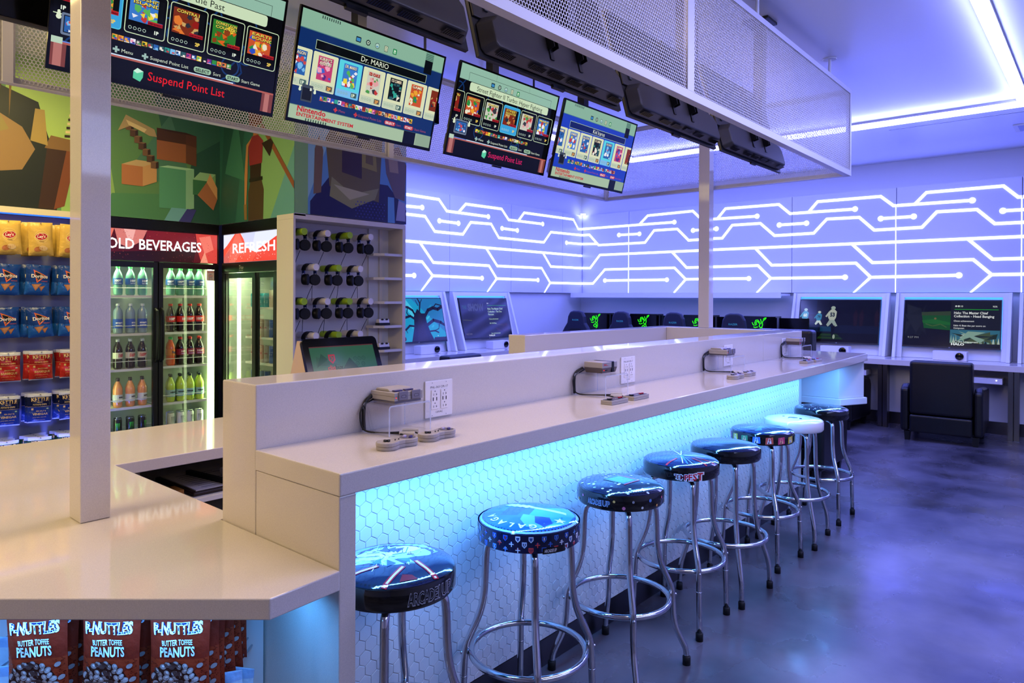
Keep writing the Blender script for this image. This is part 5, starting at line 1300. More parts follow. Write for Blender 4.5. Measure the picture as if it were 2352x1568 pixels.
# right wall: local x runs towards -Y
for n, (y1, kind, lab, tvl) in enumerate(((2.035, 'menu2', 'white gaming station behind the black leather armchair', 'television with a white-text achievement menu behind the armchair'), (3.30, 'sport', 'white gaming station with the football screen', 'television showing three football players'),
                                     (.775, 'menu1', 'white gaming station cut by the right photo edge', 'television at the right photo edge'))):
    kiosk(n, lab, (KX, y1, 0), R(-90), kind, tvl)
desk('white desk along the right wall under the football screen and the right screens', (KX, 3.33, 0), R(-90), 3.75, .72)
desk_post('brushed steel post pair under the desk between the two right gaming stations', 9.19, 2.05)
desk_post('brushed steel post pair under the desk near the right photo edge', 9.19, .775)
desk_post('brushed steel post pair under the desk left of the football screen', 9.19, 3.33)
for lab, y in (('white console under the desk behind the armchair', 1.02), ('white console under the desk beside the bar end', 2.38)):
    t = thing('game_console', lab, 'game console', (9.33, y, .585)); part('case', G().box(-.12, .12, -.14, .14, .006, .07), mat('device_white', '#e0dce0'), t, bevel=.004); part('power_light', G().box(-.123, -.1205, -.09, -.082, .045, .052), emis('white_dot', '#ffffff', 8), t)
    s_ = thing('console_shelf', 'clear hanging shelf holding the ' + lab, 'shelf', (9.33, y, .585)); part('shelf_sheet', G().box(-.16, .16, -.20, .20, 0, .005), ACRYL, s_); part('hanger', G().box(.155, .160, -.20, -.195, .0055, .153).box(.155, .160, .195, .20, .0055, .153), ACRYL, s_)
# back wall: local x runs towards +X
BYK = 6.90
for n, (x0, kind, lab, tvl) in enumerate(((6.66, 'menu1', 'white leaning gaming station on the back wall with the dark menu screen', 'television with a dark text menu on the back wall'), (5.33, 'tree', 'white gaming station on the back wall partly behind the headset cabinet', 'television showing a dark tree on a turquoise sky'))):
    kiosk(n+5, lab, (x0, BYK, 0), 0, kind, tvl)
desk('white desk along the back wall under the tree screen', (4.2, BYK, 0), 0, 3.75, .72)

# ============================================================= PC GAMING AREA
t = thing('overhead_shelf', 'white lit overhead shelf above the row of black computers', 'shelf', (9.6, 5.1, 1.46))
part('fascia', G().box(-.10, -.08, -1.72, 1.78, .07, .145), WHITE, t); part('board', G().box(-.079, .279, -1.72, 1.78, .10, .13), WHITE, t)
part('light', G().box(.10, .13, -1.65, 1.70, .090, .0995), emis('shelf_led', '#4f86ff', 4), t)
desk('white computer desk along the right wall', (KX, 6.85, 0), R(-90), 3.40, .75)
SN = [[(-.05, .02), (-.065, .05), (-.05, .085), (-.02, .09), (0, .07), (.01, .04), (.0, .01), (.02, -.01), (.04, .0), (.05, .03), (.045, .06), (.06, .085), (.085, .10), (.10, .12)],
      [(-.035, .03), (-.045, .05), (-.035, .07), (-.015, .07), (-.008, .05)], [(.02, .10), (.03, .07), (.025, .04)], [(-.07, .02), (-.09, .03), (-.10, .055)], [(-.02, .0), (-.06, -.01), (-.08, .0)],
      [(.02, -.02), (-.02, -.035), (-.03, -.06), (0, -.075), (.03, -.06), (.025, -.04), (.005, -.045)], [(.04, -.01), (.05, -.04), (.04, -.075), (.02, -.09)], [(.10, .12), (.075, .115), (.06, .10)]]
GREEN = emis('green_logo', '#2cff18', 1.6)
wh = ('leftmost', 'second from left', 'third from left', 'rightmost')
for k, yc in enumerate((6.28, 5.40, 4.50, 3.62)):
    t = thing('computer_tower', 'black computer with glowing green snake emblem, ' + wh[k], 'computer', (9.42, yc-.0, DZ+.001), 0, 'black computers with green emblems')
    part('case', G().box(-.10, .12, -.24, .22, 0, .475), BLACKG, t, bevel=.004)
    c = Canvas()
    for P_ in SN: c.line([(-p[0]*.95, p[1]*1.05) for p in P_], .0085, '#2cff18')
    part('snake_emblem', G().art(c, lambda u, v, l: (-.1015-.0001*l, u-.02, .33+v)), GREEN, t)
    t = thing('monitor', 'black monitor beside the green emblem computer, ' + wh[k], 'monitor', (9.42, yc-.45, DZ+.001), 0, 'black computer monitors')
    part('display', G().box(-.02, .01, -.19, .19, .10, .455), BLACKG, t); part('stand', G().box(.0105, .03, -.03, .03, .012, .25), BLACKM, t); part('foot', G().box(-.06, .09, -.10, .10, 0, .011), BLACKM, t)
def gaming_chair(lab, x, y, rz):
    t = thing('gaming_chair', lab, 'gaming chair', (x, y, 0), rz, 'black gaming chairs')
    FAB = mat('chair_navy', '#0a0f24', .55)
    P = [(-.22, .60), (.22, .60), (.27, .80), (.28, 1.02), (.22, 1.12), (.165, 1.20), (.15, 1.30), (.11, 1.375), (.05, 1.392), (-.05, 1.392), (-.11, 1.375), (-.15, 1.30), (-.165, 1.20), (-.22, 1.12), (-.28, 1.02), (-.27, .80)]
    part('backrest', G().prism(P, -.06, .03, 'x'), FAB, t, bevel=.025, seg=3)
    o = Canvas(); q = [(-.16, 1.06), (-.08, 1.115), (.08, 1.115), (.16, 1.06), (.08, 1.075), (-.08, 1.075)]
    part('shoulder_slot', G().prism(q, -.066, -.0605, 'x'), mat('slot_black', '#020306', .6), t)
    c = Canvas(); c.text('RAZER', 0, 1.235, .034, '#3fae94', .01, .12, 'c')
    part('lettering', G().art(c, lambda u, v, l: (-.0605, -u, v)), PRINT, t)
    part('seat', G().box(-.02, .46, -.25, .25, .44, .54), FAB, t, bevel=.03, seg=3)
    for s_ in (-1, 1): part('armrest', G().box(.05, .30, s_*.30-.04, s_*.30+.04, .68, .71).box(.15, .19, s_*.30-.015, s_*.30+.015, .46, .679).box(.15, .19, min(s_*.24, s_*.315), max(s_*.24, s_*.315), .45, .47), BLACKM, t)
    part('gas_column', G().cyl((.2, 0, .09), (.2, 0, .435), .03), BLACKM, t, True)
    for k in range(5):
        a = R(72*k+10); l_ = part('base_spoke', G().tube([(.2+.034*math.cos(a), .034*math.sin(a), .085), (.2+.32*math.cos(a), .32*math.sin(a), .065)], .018, 8), BLACKM, t, True)
        part('castor', G().ell((.2+.32*math.cos(a), .32*math.sin(a), .028), (.026, .026, .026)), BLACKM, l_, True)
    return t
for k, (y, rz) in enumerate(((6.38, 2), (5.56, -3), (4.69, 0), (3.81, 4))):
    gc = gaming_chair('dark gaming chair with small teal lettering on its back, ' + ('leftmost', 'second from left', 'third from left', 'rightmost, beyond the far column')[k], 8.6, y*.9556, R(rz)); gc.scale = (.956, .956, .956)

# ============================================================= ARMCHAIRS
def armchair(lab, x, y, rz, w_=.68, h=.86):
    t = thing('armchair', lab, 'armchair', (x, y, 0), rz, 'black leather armchairs')
    s_ = w_/.68
    part('backrest', G().box(.0, .17, -.285*s_, .285*s_, .29, h), LEATHER, t, bevel=.03, seg=3)
    part('lower_back', G().box(.004, .16, -.285*s_, .285*s_, .095, .283), LEATHER, t, bevel=.02, seg=3)
    for k in (-1, 1):
        a, b = sorted((k*.292*s_, k*.375*s_)); part('armrest', G().prism([(.02, .10), (.72, .10), (.74, .48), (.70, .56), (.12, .60), (.03, .56)], a, b, 'y'), LEATHER, t, bevel=.03, seg=3)
    part('seat_base', G().box(.175, .70, -.283*s_, .283*s_, .10, .30), LEATHER, t, bevel=.015)
    part('seat_cushion', G().box(.178, .74, -.280*s_, .280*s_, .305, .44), LEATHER, t, bevel=.035, seg=3)
    for dx in (.07, .64):
        for k in (-1, 1): part('leg', G().add([(dx-.03, k*.31*s_-.03, .098), (dx+.03, k*.31*s_-.03, .098), (dx+.03, k*.31*s_+.03, .098), (dx-.03, k*.31*s_+.03, .098), (dx-.022, k*.31*s_-.022, .0), (dx+.022, k*.31*s_-.022, .0), (dx+.022, k*.31*s_+.022, .0), (dx-.022, k*.31*s_+.022, .0)], [(0, 1, 2, 3), (7, 6, 5, 4), (0, 4, 5, 1), (1, 5, 6, 2), (2, 6, 7, 3), (3, 7, 4, 0)]), BLACKM, t)
    return t
armchair('black leather armchair seen from behind at the right, in front of the achievement menu', 8.46, 1.345, R(2))
armchair('black leather armchair partly hidden by the hanging end of the bar', 8.62, 2.62, R(-3))
armchair('black armchair with a tall back showing past the far end of the bar ledge', 6.98, 2.46, 0, .66, 1.215)
armchair('low dark armchair tucked under the hanging end of the bar behind the last stools', 5.93, 2.13, 0, .66, .60)
armchair('dark blue-lit armchair in front of the dark menu screen on the back wall', 7.12, 5.62, R(88))
armchair('dark blue-lit armchair in front of the tree screen, beside the headset cabinet', 5.72, 5.62, R(92))
# ============================================================= HEADSET CABINET
HX0, HX1, HY, HB, HT = 2.972, 4.105, 4.80, .001, 2.170
t = thing('headset_cabinet', 'white open cabinet with round pegs for headsets and narrow shelves', 'cabinet', (HX0, HY, 0))
T = Matrix.Translation((-HX0, -HY, 0)); CAB = mat('cabinet_white', '#d8d2cc', .4)
D0, D1 = HY, 5.04
part('side_panel', G().box(HX0, HX0+.019, D0, D1, HB, HT-.041).xf(T), CAB, t)
part('side_panel', G().box(HX1-.035, HX1, D0, D1, HB, HT-.041).xf(T), CAB, t)
part('top_panel', G().box(HX0, HX1, D0, D1, HT-.04, HT).xf(T), CAB, t)
part('back_panel', G().box(HX0+.020, HX1-.036, D1-.02, D1, HB, HT-.041).xf(T), CAB, t)
part('divider', G().box(3.955, 3.985, D1-.06, D1-.021, HB, HT-.041).xf(T), CAB, t)
for z in (1.905, 1.695, 1.484, 1.272, 1.060, .85):
    part('shelf', G().prism([(3.87, HY+.004), (HX1-.036, HY+.004), (HX1-.036, D1-.062), (3.80, D1-.062), (3.80, HY+.07)], z-.022, z).xf(T), CAB, t)
PEGG = mat('lime_peg', '#9cc21c', .4); PEGW = mat('white_peg', '#e4dede', .4)
pegs = []
rows = [(2.034, 0, 4), (1.758, 1, 3), (1.484, 0, 4), (1.210, 1, 3), (.938, 0, 4)]
cord_names = ('first', 'second', 'third', 'fourth')
rown = ('top row', 'second row', 'third row', 'fourth row', 'bottom row')
HBK = mat('headset_black', '#040405', .4, spec=.3); HCUSH = mat('headset_cushion', '#101013', .7); HBLUE = mat('headset_joint', '#0a1c4c', .35)
def headset():
    t = thing('headset', '', 'headset', (0, 0, 0), 0, 'black headsets hanging on the pegs')
    # local: peg axis along y, headband hangs over the peg in the x,z plane
    band = G(); n = 18; P = []
    for i in range(n+1):
        a = math.pi*i/n; P.append((.072*math.cos(a), .0, .030+.052*math.sin(a)-.030))
    for (y0, y1, dr) in ((-.018, .018, 0),):
        V = []; F = []
        for i in range(n+1):
            a = math.pi*i/n
            for (dy, rr) in ((-.020, -.002), (.020, -.002), (.020, .011), (-.020, .011)):
                V.append(((.070+rr)*math.cos(a), dy, -.022+(.056+rr)*math.sin(a)))
        for i in range(n):
            for k in range(4): l = (k+1) % 4; F.append((i*4+k, i*4+l, (i+1)*4+l, (i+1)*4+k))
        F += [(3, 2, 1, 0), (n*4, n*4+1, n*4+2, n*4+3)]
        band.add(V, F)
    part('headband', band, HBK, t, True)
    for s_ in (-1, 1):
        y = part('yoke', G().box(s_*.075-.006, s_*.075+.006, -.014, .014, -.045, -.0225).tube([(s_*.075, -.012, -.044), (s_*.079, -.020, -.065), (s_*.078, -.02, -.085)], .0025, 6).tube([(s_*.075, .012, -.044), (s_*.079, .020, -.065), (s_*.078, .02, -.085)], .0025, 6), HBLUE, t)
        g = G().lathe([(.030, -.024), (.040, -.020), (.047, -.008), (.048, .0)], 22); M4 = Matrix.Translation((s_*.060, 0, -.105)) @ Matrix.Rotation(R(90)*s_, 4, 'Y') @ Matrix.Scale(-1, 4, (0, 0, 1))
        M5 = Matrix.Translation((s_*.062, 0, -.102)) @ Matrix.Rotation(s_*R(62), 4, 'Z') @ Matrix.Rotation(s_*R(90), 4, 'Y')
        g2 = G().lathe([(.047, -.018), (.050, -.012), (.048, .004), (.047, .012), (.038, .022), (.020, .026), (.004, .026)], 22).xf(M5); part('ear_cup', g2, HBK, t, True)
        g3 = G().lathe([(.030, -.036), (.046, -.036), (.051, -.028), (.048, -.0185)], 22).xf(M5); part('ear_cushion', g3, HCUSH, t, True)
    return t
hs = None; npeg = 0; rnh = random.Random(6)
for j, (z, off, n) in enumerate(rows):
    for i in range(n):
        x = 3.061+.108*off+.2155*i; lime = (npeg % 2 == 0) if off == 0 else (i == 1)
        if off == 0: lime = i % 2 == 0
        x = max(x, HX0+.0)
        xx = x + .0
        if off == 0 and i == 0: pass
        colr = 'lime green' if lime else 'white'
        g = G().tube([(xx, 4.785, z), (xx, D1-.021, z)], .0275, 22)
        tag(part('headset_peg', g, PEGG if lime else PEGW, smooth=True), '%s round peg, %s from the left in the %s of the headset cabinet' % (colr, cord_names[i], rown[j]), 'peg', 'round pegs of the headset cabinet')
        if hs is None: o = hs = headset()
        else: o = dup(hs)
        o.scale = (.9, .9, .9); o.location = (xx+(.016 if (off == 0 and i == 0) else 0), 4.885, z-.0065); o.rotation_euler = (0, 0, R(14+rnh.uniform(-4, 4)))
        o['label'] = 'black headset hanging on the %s peg, %s from the left in the %s' % (colr, cord_names[i], rown[j])
        zb = z-.16; x1 = xx+rnh.uniform(-.03, .03)
        if j < 4: cord('thin black cable of the headset, %s from the left in the %s' % (cord_names[i], rown[j]), [(xx-.03, 4.80, z-.150), (xx-.03+.01, 4.90, z-.26), (x1, 4.96, z-.36), (x1+rnh.uniform(-.05, .03), 4.97, z-.55)], .0022)
        npeg += 1
for lab, z in (('white charging dock with dark cups on the fourth narrow shelf', 1.272), ('white charging dock with dark cups on the fifth narrow shelf', 1.060)):
    t = thing('charging_dock', lab, 'dock', (3.90, 4.865, z+.001)); part('base', G().box(-.060, .060, -.03, .03, 0, .022), BLACKM, t, bevel=.002); part('top', G().prism([(-.026, .0225), (.026, .0225), (.018, .055), (-.018, .055)], -.056, .056, 'x'), mat('device_white', '#e0dce0'), t, bevel=.002)
    for dx in (-.022, .026): part('cup', G().ell((dx, -.024, .052), (.014, .010, .008), 10, 6), BLACKM, t, True)

# ============================================================= POINT OF SALE SCREEN
t = thing('checkout_screen', 'black tilted checkout screen on a wedge stand showing a green picture with a red shield', 'checkout screen', (2.46, 3.36, CH))
WEDGE = mat('wedge_side', '#c0a896', .45)
T0, Bm = (3.47, .452), (3.30, .018)
def SP(u, v, o): # screen plane: u across, v up the slope, o outwards
    sy, sz = T0[0]-Bm[0], T0[1]-Bm[1]; L_ = math.hypot(sy, sz); ny, nz = -sz/L_, sy/L_
    return (u, Bm[0]-3.36+sy*v/L_+ny*o, Bm[1]+sz*v/L_+nz*o)
L_ = math.hypot(T0[0]-Bm[0], T0[1]-Bm[1])
cvp = Canvas(); cvp.rrect(-.262, -.0, .524, L_, .03, '#050506', 6)
g = G(); cc = cvp.items[0]; n = len(cc[0])
V = [SP(p[0], p[1], 0) for p in cc[0]]+[SP(p[0], p[1], -.022) for p in cc[0]]
g.add(V, [tuple(range(n)), tuple(range(2*n-1, n-1, -1))]+[(i, n+i, n+(i+1) % n, (i+1) % n) for i in range(n)]); part('housing', g, BLACKG, t)
c = Canvas(); W_, H_ = .45, L_-.10; c.rect(0, 0, W_, H_, '#2c5a44'); rn = random.Random(8)
for k in range(16):
    a, b = rn.uniform(0, W_), rn.uniform(0, H_*.8); c.poly([(min(max(a+rn.uniform(-.09, .09), 0), W_), min(max(b+rn.uniform(-.06, .06), 0), H_)) for _ in range(3)], rn.choice(['#28503c', '#346650', '#1f4636', '#3c7058', '#2c5c44']))
c.poly([(.18, .20), (.26, .29), (.33, .20)], '#1c3e32'); c.rect(0, H_-.006, W_, .006, '#5c2c30')
c.poly([(.115, .315), (.160, .315), (.160, .28), (.1375, .258), (.115, .28)], '#a8282c'); c.poly([(.124, .305), (.151, .305), (.151, .284), (.1375, .270), (.124, .284)], '#2c5a44'); c.line([(.132, .30), (.143, .294), (.134, .282)], .006, '#a8282c')
c.text('cliq', .098, .222, .040, '#b02c30', .02, .050); c.text('bux', .151, .222, .040, '#10241c', .02, .052); c.rect(.125, .205, .06, .004, '#1c3c30'); c.rect(.130, .193, .05, .004, '#1c3c30')
for (a, b) in ((.30, .28), (.33, .28), (.36, .28), (.31, .25), (.35, .245), (.32, .215), (.36, .21), (.34, .18)): c.ring(a, b, .013, .003, '#1c4434', 12); c.circ(a, b, .003, '#1c4434', 8)
part('screen', G().art(c, lambda u, v, l: SP(u-.225, v+.05, .0008+.00006*l), 0), SCREEND, t)
for x in (-.262, .242):
    part('wedge_side', G().prism([(-.030, .004), (.30, .004), (.150, .440), (.128, .440)], x, x+.02, 'x'), WEDGE, t)
part('base', G().box(-.24, .24, -.05, .29, .0005, .02), WEDGE, t)

# ============================================================= COOLERS
CANM = mat('can_silver', '#c8ccd0', .2, metal=1); FR = mat('cooler_black', '#08090b', .3)
LEDC = emis('cooler_led', '#e4ffb8', 22)
GLIN = mat('cooler_liner', '#b8c0b4', .4)
def bottle_proto(name, kind, liquid, label, cap, lettering, prof='cola', lc='#f0f0f0', trans=True):
    t = thing('drink_bottle', '', 'bottle', (0, 0, 0))
    if prof == 'cola': P = [(.026, .001), (.034, .010), (.035, .05), (.031, .085), (.035, .115), (.035, .150), (.028, .180), (.016, .205), (.0125, .215), (.0125, .222)]
    elif prof == 'water': P = [(.028, .001), (.035, .008), (.035, .165), (.031, .190), (.016, .212), (.0125, .218), (.0125, .225)]
    else: P = [(.026, .001), (.034, .012), (.033, .075), (.036, .12), (.035, .15), (.024, .180), (.0135, .200), (.0135, .212)]
    m = mat('drink_'+kind, liquid, .08, spec=.6, coat=.5)
    part('body', G().lathe(P, 16), m, t, True)
    top = P[-1][1]
    part('cap', G().lathe([(.0148, top+.0003), (.0148, top+.017), (.012, top+.019)], 12), mat('cap_'+cap.strip('#'), cap, .4), t, True)
    z0, z1 = {'cola': (.088, .140), 'water': (.045, .120), 'sport': (.045, .105)}[prof]
    if kind == 'cola': z0, z1 = .085, .135
    g = G(); g.lathe([(.0359, z0), (.0364, z0+.001), (.0366, (z0+z1)/2), (.0364, z1-.001), (.0359, z1)], 16, c=S(label), closed=False)
    c = Canvas()
    for s_, zf, sz, col in lettering: c.text(s_, 0, z0+(z1-z0)*zf, sz, col, .05, min(.054, .011*len(s_)+.010), 'c')
    g.art(c, lambda u, v, l: (.0369*math.sin(u/.0366), -.0369*math.cos(u/.0366)-.00005*l, v))
    part('label', g, PRINTG2, t); return t
def can_proto(kind, body, lettering, h=.158, r=.031):
    t = thing('drink_can', '', 'can', (0, 0, 0))
    g = G(); g.lathe([(.024, .001), (r, .010), (r, h-.014), (.027, h-.003)], 16, c=S(body)); c = Canvas()
    for it in lettering:
        if it[0] == 'M':
            for dx in (-.012, 0, .012): c.poly([(dx-.0035, h*.80), (dx+.0045, h*.80), (dx+.003, h*.62), (dx+.001, h*.42), (dx-.001, h*.60)], it[1])
        else: c.text(it[0], 0, h*it[2], it[3], it[1], .05, .046, 'c')
    g.art(c, lambda u, v, l: ((r+.0004)*math.sin(u/r), -(r+.0004)*math.cos(u/r)-.00005*l, v)); part('body', g, PRINTG2, t, True)
    part('lid', G().lathe([(.0262, h-.0025), (.0262, h), (.024, h-.001)], 14), CANM, t, True); return t
PRINTG2 = printed('printed_label', .3)
protos = {
 'clear': bottle_proto('b', 'clear_green', '#5f9a88', '#1c4a8c', '#2cb84a', [('100%', .45, .024, '#f0f8ff'), ('NATURAL', .12, .012, '#d0e0f0')]),
 'cola': bottle_proto('b', 'cola', '#160806', '#d02420', '#d83428', [('100%', .32, .030, '#f8f0f0')]),
 'dark': bottle_proto('b', 'dark_soda', '#120608', '#8c1c38', '#d03028', [('100%', .5, .018, '#f0e0e0'), ('SODA', .14, .014, '#c8a0e0')]),
 'orange': bottle_proto('b', 'orange_soda', '#e85018', '#f07c18', '#2cb050', [('Fanta', .34, .028, '#182858')]),
 'lime': bottle_proto('b', 'lime_drink', '#bcd84c', '#9cc8c8', '#20282c', [('minute', .55, .020, '#101418')], 'sport'),
 'water': bottle_proto('b', 'clear_water', '#7f98a6', '#2858c0', '#e8ecec', [('smart', .5, .022, '#f0f4ff'), ('water', .2, .022, '#f0f4ff')], 'water'),
 'diet': bottle_proto('b', 'cola', '#160806', '#d8d8c8', '#e0e4e0', [('Coke', .62, .014, '#c83028'), ('100%', .26, .024, '#d04030')]),
 'peach': bottle_proto('b', 'peach_drink', '#f0a064', '#d8dcd0', '#3c3034', [('minute', .55, .020, '#101418')], 'sport'),
 'white_can': can_proto('white', '#dfe4dc', [('M', '#8c9890'), ('MONSTER', '#6a7478', .24, .016), ('ULTRA', '#8a9494', .12, .012)]),
 'black_can': can_proto('black', '#0a0c0a', [('M', '#3ccc3c'), ('MONSTER', '#c8ccc8', .20, .016)]),
 'teal_can': can_proto('teal', '#1c8c9c', [('C', '#e0f0f0', .3, .03)], .122), 'multi_can': can_proto('multi', '#b8aCa0', [('DRINK', '#a83048', .5, .018)], .15, .027), 'blue_can': can_proto('blue', '#2c4c98', [('P', '#e8f0f8', .4, .03)], .15, .027)}
used = {}
def place(kind, x, y, z, rz, lab, grp):
    if kind not in used: o = used[kind] = protos[kind]
    else: o = dup(protos[kind])
    o.location = (x, y, z); o.rotation_euler = (0, 0, rz); o['label'] = lab; o['group'] = grp
    return o
# two-door cooler, front plane y = 6.0
CX0, CX1 = 1.94, 2.975
t = thing('drinks_cooler', 'tall black two-door drinks cooler with a red COLD BEVERAGES sign', 'cooler', (CX0, 6.0, 0))
T = Matrix.Translation((-CX0, -6.0, 0))
part('shell', G().box(CX0, CX0+.03, 6.035, 6.70, .12, 2.15).box(CX1-.03, CX1, 6.035, 6.70, .12, 2.15).box(CX0, CX1, 6.66, 6.70, .12, 2.15).box(CX0+.031, CX1-.031, 6.035, 6.659, 1.825, 2.15).box(CX0+.031, CX1-.031, 6.035, 6.659, .12, .17).box(CX0, CX1, 6.035, 6.70, .001, .118).xf(T), FR, t)
part('liner', G().box(CX0+.031, CX0+.036, 6.04, 6.655, .172, 1.822).box(CX1-.036, CX1-.031, 6.04, 6.655, .172, 1.822).box(CX0+.037, CX1-.037, 6.645, 6.655, .172, 1.822).xf(T), GLIN, t)
# lit sign
c = Canvas(); SW_, SH_ = 1.012, .250; c.rect(0, 0, SW_, SH_, '#4a0a14', 1, 1); rn = random.Random(21)
for P, col in (([(0, .25), (.17, .25), (.12, .10), (0, .06)], '#d86a58'), ([(0, .25), (.09, .25), (.05, .12), (0, .12)], '#e8a090'), ([(.17, .25), (.42, .25), (.38, .16), (.28, .10), (.2, .13)], '#c87068'), ([(.24, .25), (.33, .25), (.31, .17), (.27, .17)], '#e0a098'),
               ([(.42, .25), (.82, .25), (.82, .12), (.55, .10), (.4, .15)], '#701420'), ([(0, 0), (.8, 0), (.82, .1), (.4, .08), (0, .05)], '#22060c'), ([(.82, .25), (1.012, .25), (1.012, 0), (.87, 0), (.84, .1)], '#c84038'), ([(.85, .22), (.95, .24), (.98, .12), (.9, .08)], '#e07060'), ([(.86, .0), (.9, .1), (.93, .0)], '#e08a70')): c.poly(P, col)
for k in range(240): c.circ(rn.uniform(.01, 1.0), rn.uniform(.01, .24), rn.uniform(.0012, .0026), rn.choice(['#a83040', '#d05848', '#881828', '#300810']), 6)
c.text('COLD BEVERAGES', .045, .092, .118, '#f4f4f4', .018, .825)
SZT = 2.068
part('lit_sign', G().box(CX0+.010, CX1-.010, 6.012, 6.034, SZT-.258, SZT+.004, 0, S('#180408')).art(c, lambda u, v, l: (CX0+.012+min(u, 1.012)*(CX1-CX0-.024)/1.012, 6.0115-.00006*l, SZT-.254+v*1.0), 0).xf(T), SIGNM, t)
part('sign_frame', G().box(CX0, CX1, 6.004, 6.034, SZT+.005, 2.152).box(CX0, CX0+.009, 6.004, 6.034, SZT-.258, SZT+.0045).box(CX1-.009, CX1, 6.004, 6.034, SZT-.258, SZT+.0045).xf(T), FR, t)
DT, DB = 1.803, .14
def door(x0, x1, hinge):
    d = part('door', G().box(x0, x0+.036, 6.0, 6.034, DB, DT).box(x1-.036, x1, 6.0, 6.034, DB, DT).box(x0+.0365, x1-.0365, 6.0, 6.034, DT-.045, DT).box(x0+.0365, x1-.0365, 6.0, 6.034, DB, DB+.06).xf(T), FR, t, bevel=.002)
    part('pane', G().box(x0+.037, x1-.037, 6.012, 6.018, DB+.061, DT-.046).xf(T), GLASS, d)
    hx = x1-.018 if hinge == 'l' else x0+.018
    part('handle', G().tube([(hx, 5.998, 1.42), (hx, 5.965, 1.40), (hx, 5.955, 1.33), (hx, 5.952, 1.2), (hx, 5.955, 1.07), (hx, 5.965, 1.0), (hx, 5.998, .98)], .011, 8).xf(T), FR, d, True)
door(CX0+.004, 2.452, 'l'); door(2.460, CX1-.004, 'r')
shz = [1.527, 1.216, .928, .617, .365]
for z in shz:
    for x0, x1 in ((CX0+.04, 2.43), (2.47, CX1-.08)):
        s_ = part('shelf', G().box(x0, x1, 6.055, 6.60, z-.004, z).box(x0, x1, 6.050, 6.0545, z-.018, z+.002).xf(T), mat('shelf_white', '#e0e4dc', .4), t)
        part('bottle_rail', G().tube([(x0+.01, 6.056, z+.062), (x1-.01, 6.056, z+.062)], .0025, 6).xf(T), mat('shelf_white', '#e0e4dc'), s_)
part('light_tube', G().box(CX1-.070, CX1-.045, 6.045, 6.070, .2, 1.80).xf(T), LEDC, t)
part('mullion', G().box(2.436, 2.476, 6.036, 6.046, .172, 1.82).xf(T), FR, t)
part('light_tube', G().box(CX0+.040, CX0+.055, 6.045, 6.060, .2, 1.80).xf(T), LEDC, t)
c = Canvas(); c.rrect(0, 0, .07, .09, .008, '#d8c8c0'); c.text('BALANCE', .006, .072, .014, '#c03030', .03, .058)
for k, s_ in enumerate(('EAT', 'DRINK', '& DO')): c.text(s_, .035, .052-.014*k, .012, '#2c3c7c' if k != 1 else '#c03030', .03, None, 'c')
c.ring(.025, .012, .007, .002, '#2c3c7c', 10); c.ring(.045, .012, .007, .002, '#2c3c7c', 10)
part('sticker', G().art(c, lambda u, v, l: (2.905-.035+u, 6.0115-.00006*l, 1.66+v)).xf(T), PRINT, t)
kinds_r = ['clear', 'cola', None, 'lime', 'white_can']; kinds_l = ['clear', 'water', 'diet', 'peach', 'black_can']
rowl = ('top shelf', 'second shelf', 'third shelf', 'fourth shelf', 'bottom shelf'); posn = ('first from left', 'second from left', 'third from left', 'fourth from left')
desc = {'clear': 'green-capped clear bottle', 'cola': 'red-labelled dark bottle', 'dark': 'purple-red labelled dark bottle', 'orange': 'orange soda bottle', 'lime': 'lime yellow bottle',
        'white_can': 'white drink can', 'black_can': 'black drink can', 'water': 'blue-labelled water bottle', 'diet': 'white-labelled dark bottle', 'peach': 'peach orange bottle'}
rn = random.Random(31)
for j, z in enumerate(shz):
    for side, x0, n in (('right', 2.60, 4), ('left', 2.18, 3)):
        for dpt_ in (0, 1):
            for i in range(n):
                kd = (kinds_r if side == 'right' else kinds_l)[j]
                if kd is None: kd = 'orange' if i == 0 else 'dark'
                x = x0+.083*i+(.03 if dpt_ else 0)
                if side == 'left': x = x0+.095*i+(.03 if dpt_ else 0)
                if x > (2.895 if side == 'right' else 2.415): continue
                lab = '%s, %s %s, %s, %s door' % (desc[kd], posn[i], 'at the front' if dpt_ == 0 else 'behind the front row', rowl[j], side)
                place(kd, x, 6.100+.085*dpt_, z+.0008, R(rn.uniform(-25, 40)), lab, 'drinks on the %s behind the %s cooler door' % (rowl[j], side))
area('cooler_glow', (2.45, 6.10, 1.79), (R(-10), 0, 0), .9, .05, (.86, 1.0, .52), 18)

# sliding-door cooler, front plane x = 2.98
Y0c, Y1c = 5.065, 5.965
t = thing('sliding_door_cooler', 'black sliding-door cooler with a pale red REFRESH sign beside the cabinet', 'cooler', (2.98, Y1c, 0)); T = Matrix.Translation((-2.98, -Y1c, 0))
part('shell', G().box(3.02, 3.62, Y0c, Y0c+.03, .12, 2.15).box(3.02, 3.62, Y1c-.03, Y1c, .12, 2.15).box(3.58, 3.62, Y0c+.031, Y1c-.031, .12, 2.15).box(3.02, 3.579, Y0c+.031, Y1c-.031, 1.80, 2.15).box(3.0, 3.62, Y0c, Y1c, .001, .118).xf(T), FR, t)
part('liner', G().box(3.57, 3.578, Y0c+.032, Y1c-.032, .13, 1.79).box(3.03, 3.56, Y1c-.036, Y1c-.031, .13, 1.79).xf(T), GLIN, t)
part('face_frame', G().box(2.984, 3.018, Y0c, Y1c, 1.73, 1.815).box(2.984, 3.018, Y1c-.05, Y1c, .14, 1.729).box(2.984, 3.018, Y0c, Y0c+.03, .14, 1.729).box(2.984, 3.018, Y0c, Y1c, 2.066, 2.152).xf(T), FR, t)
c = Canvas(); c.rect(0, 0, .9, .245, '#d8dcf0'); rn = random.Random(5)
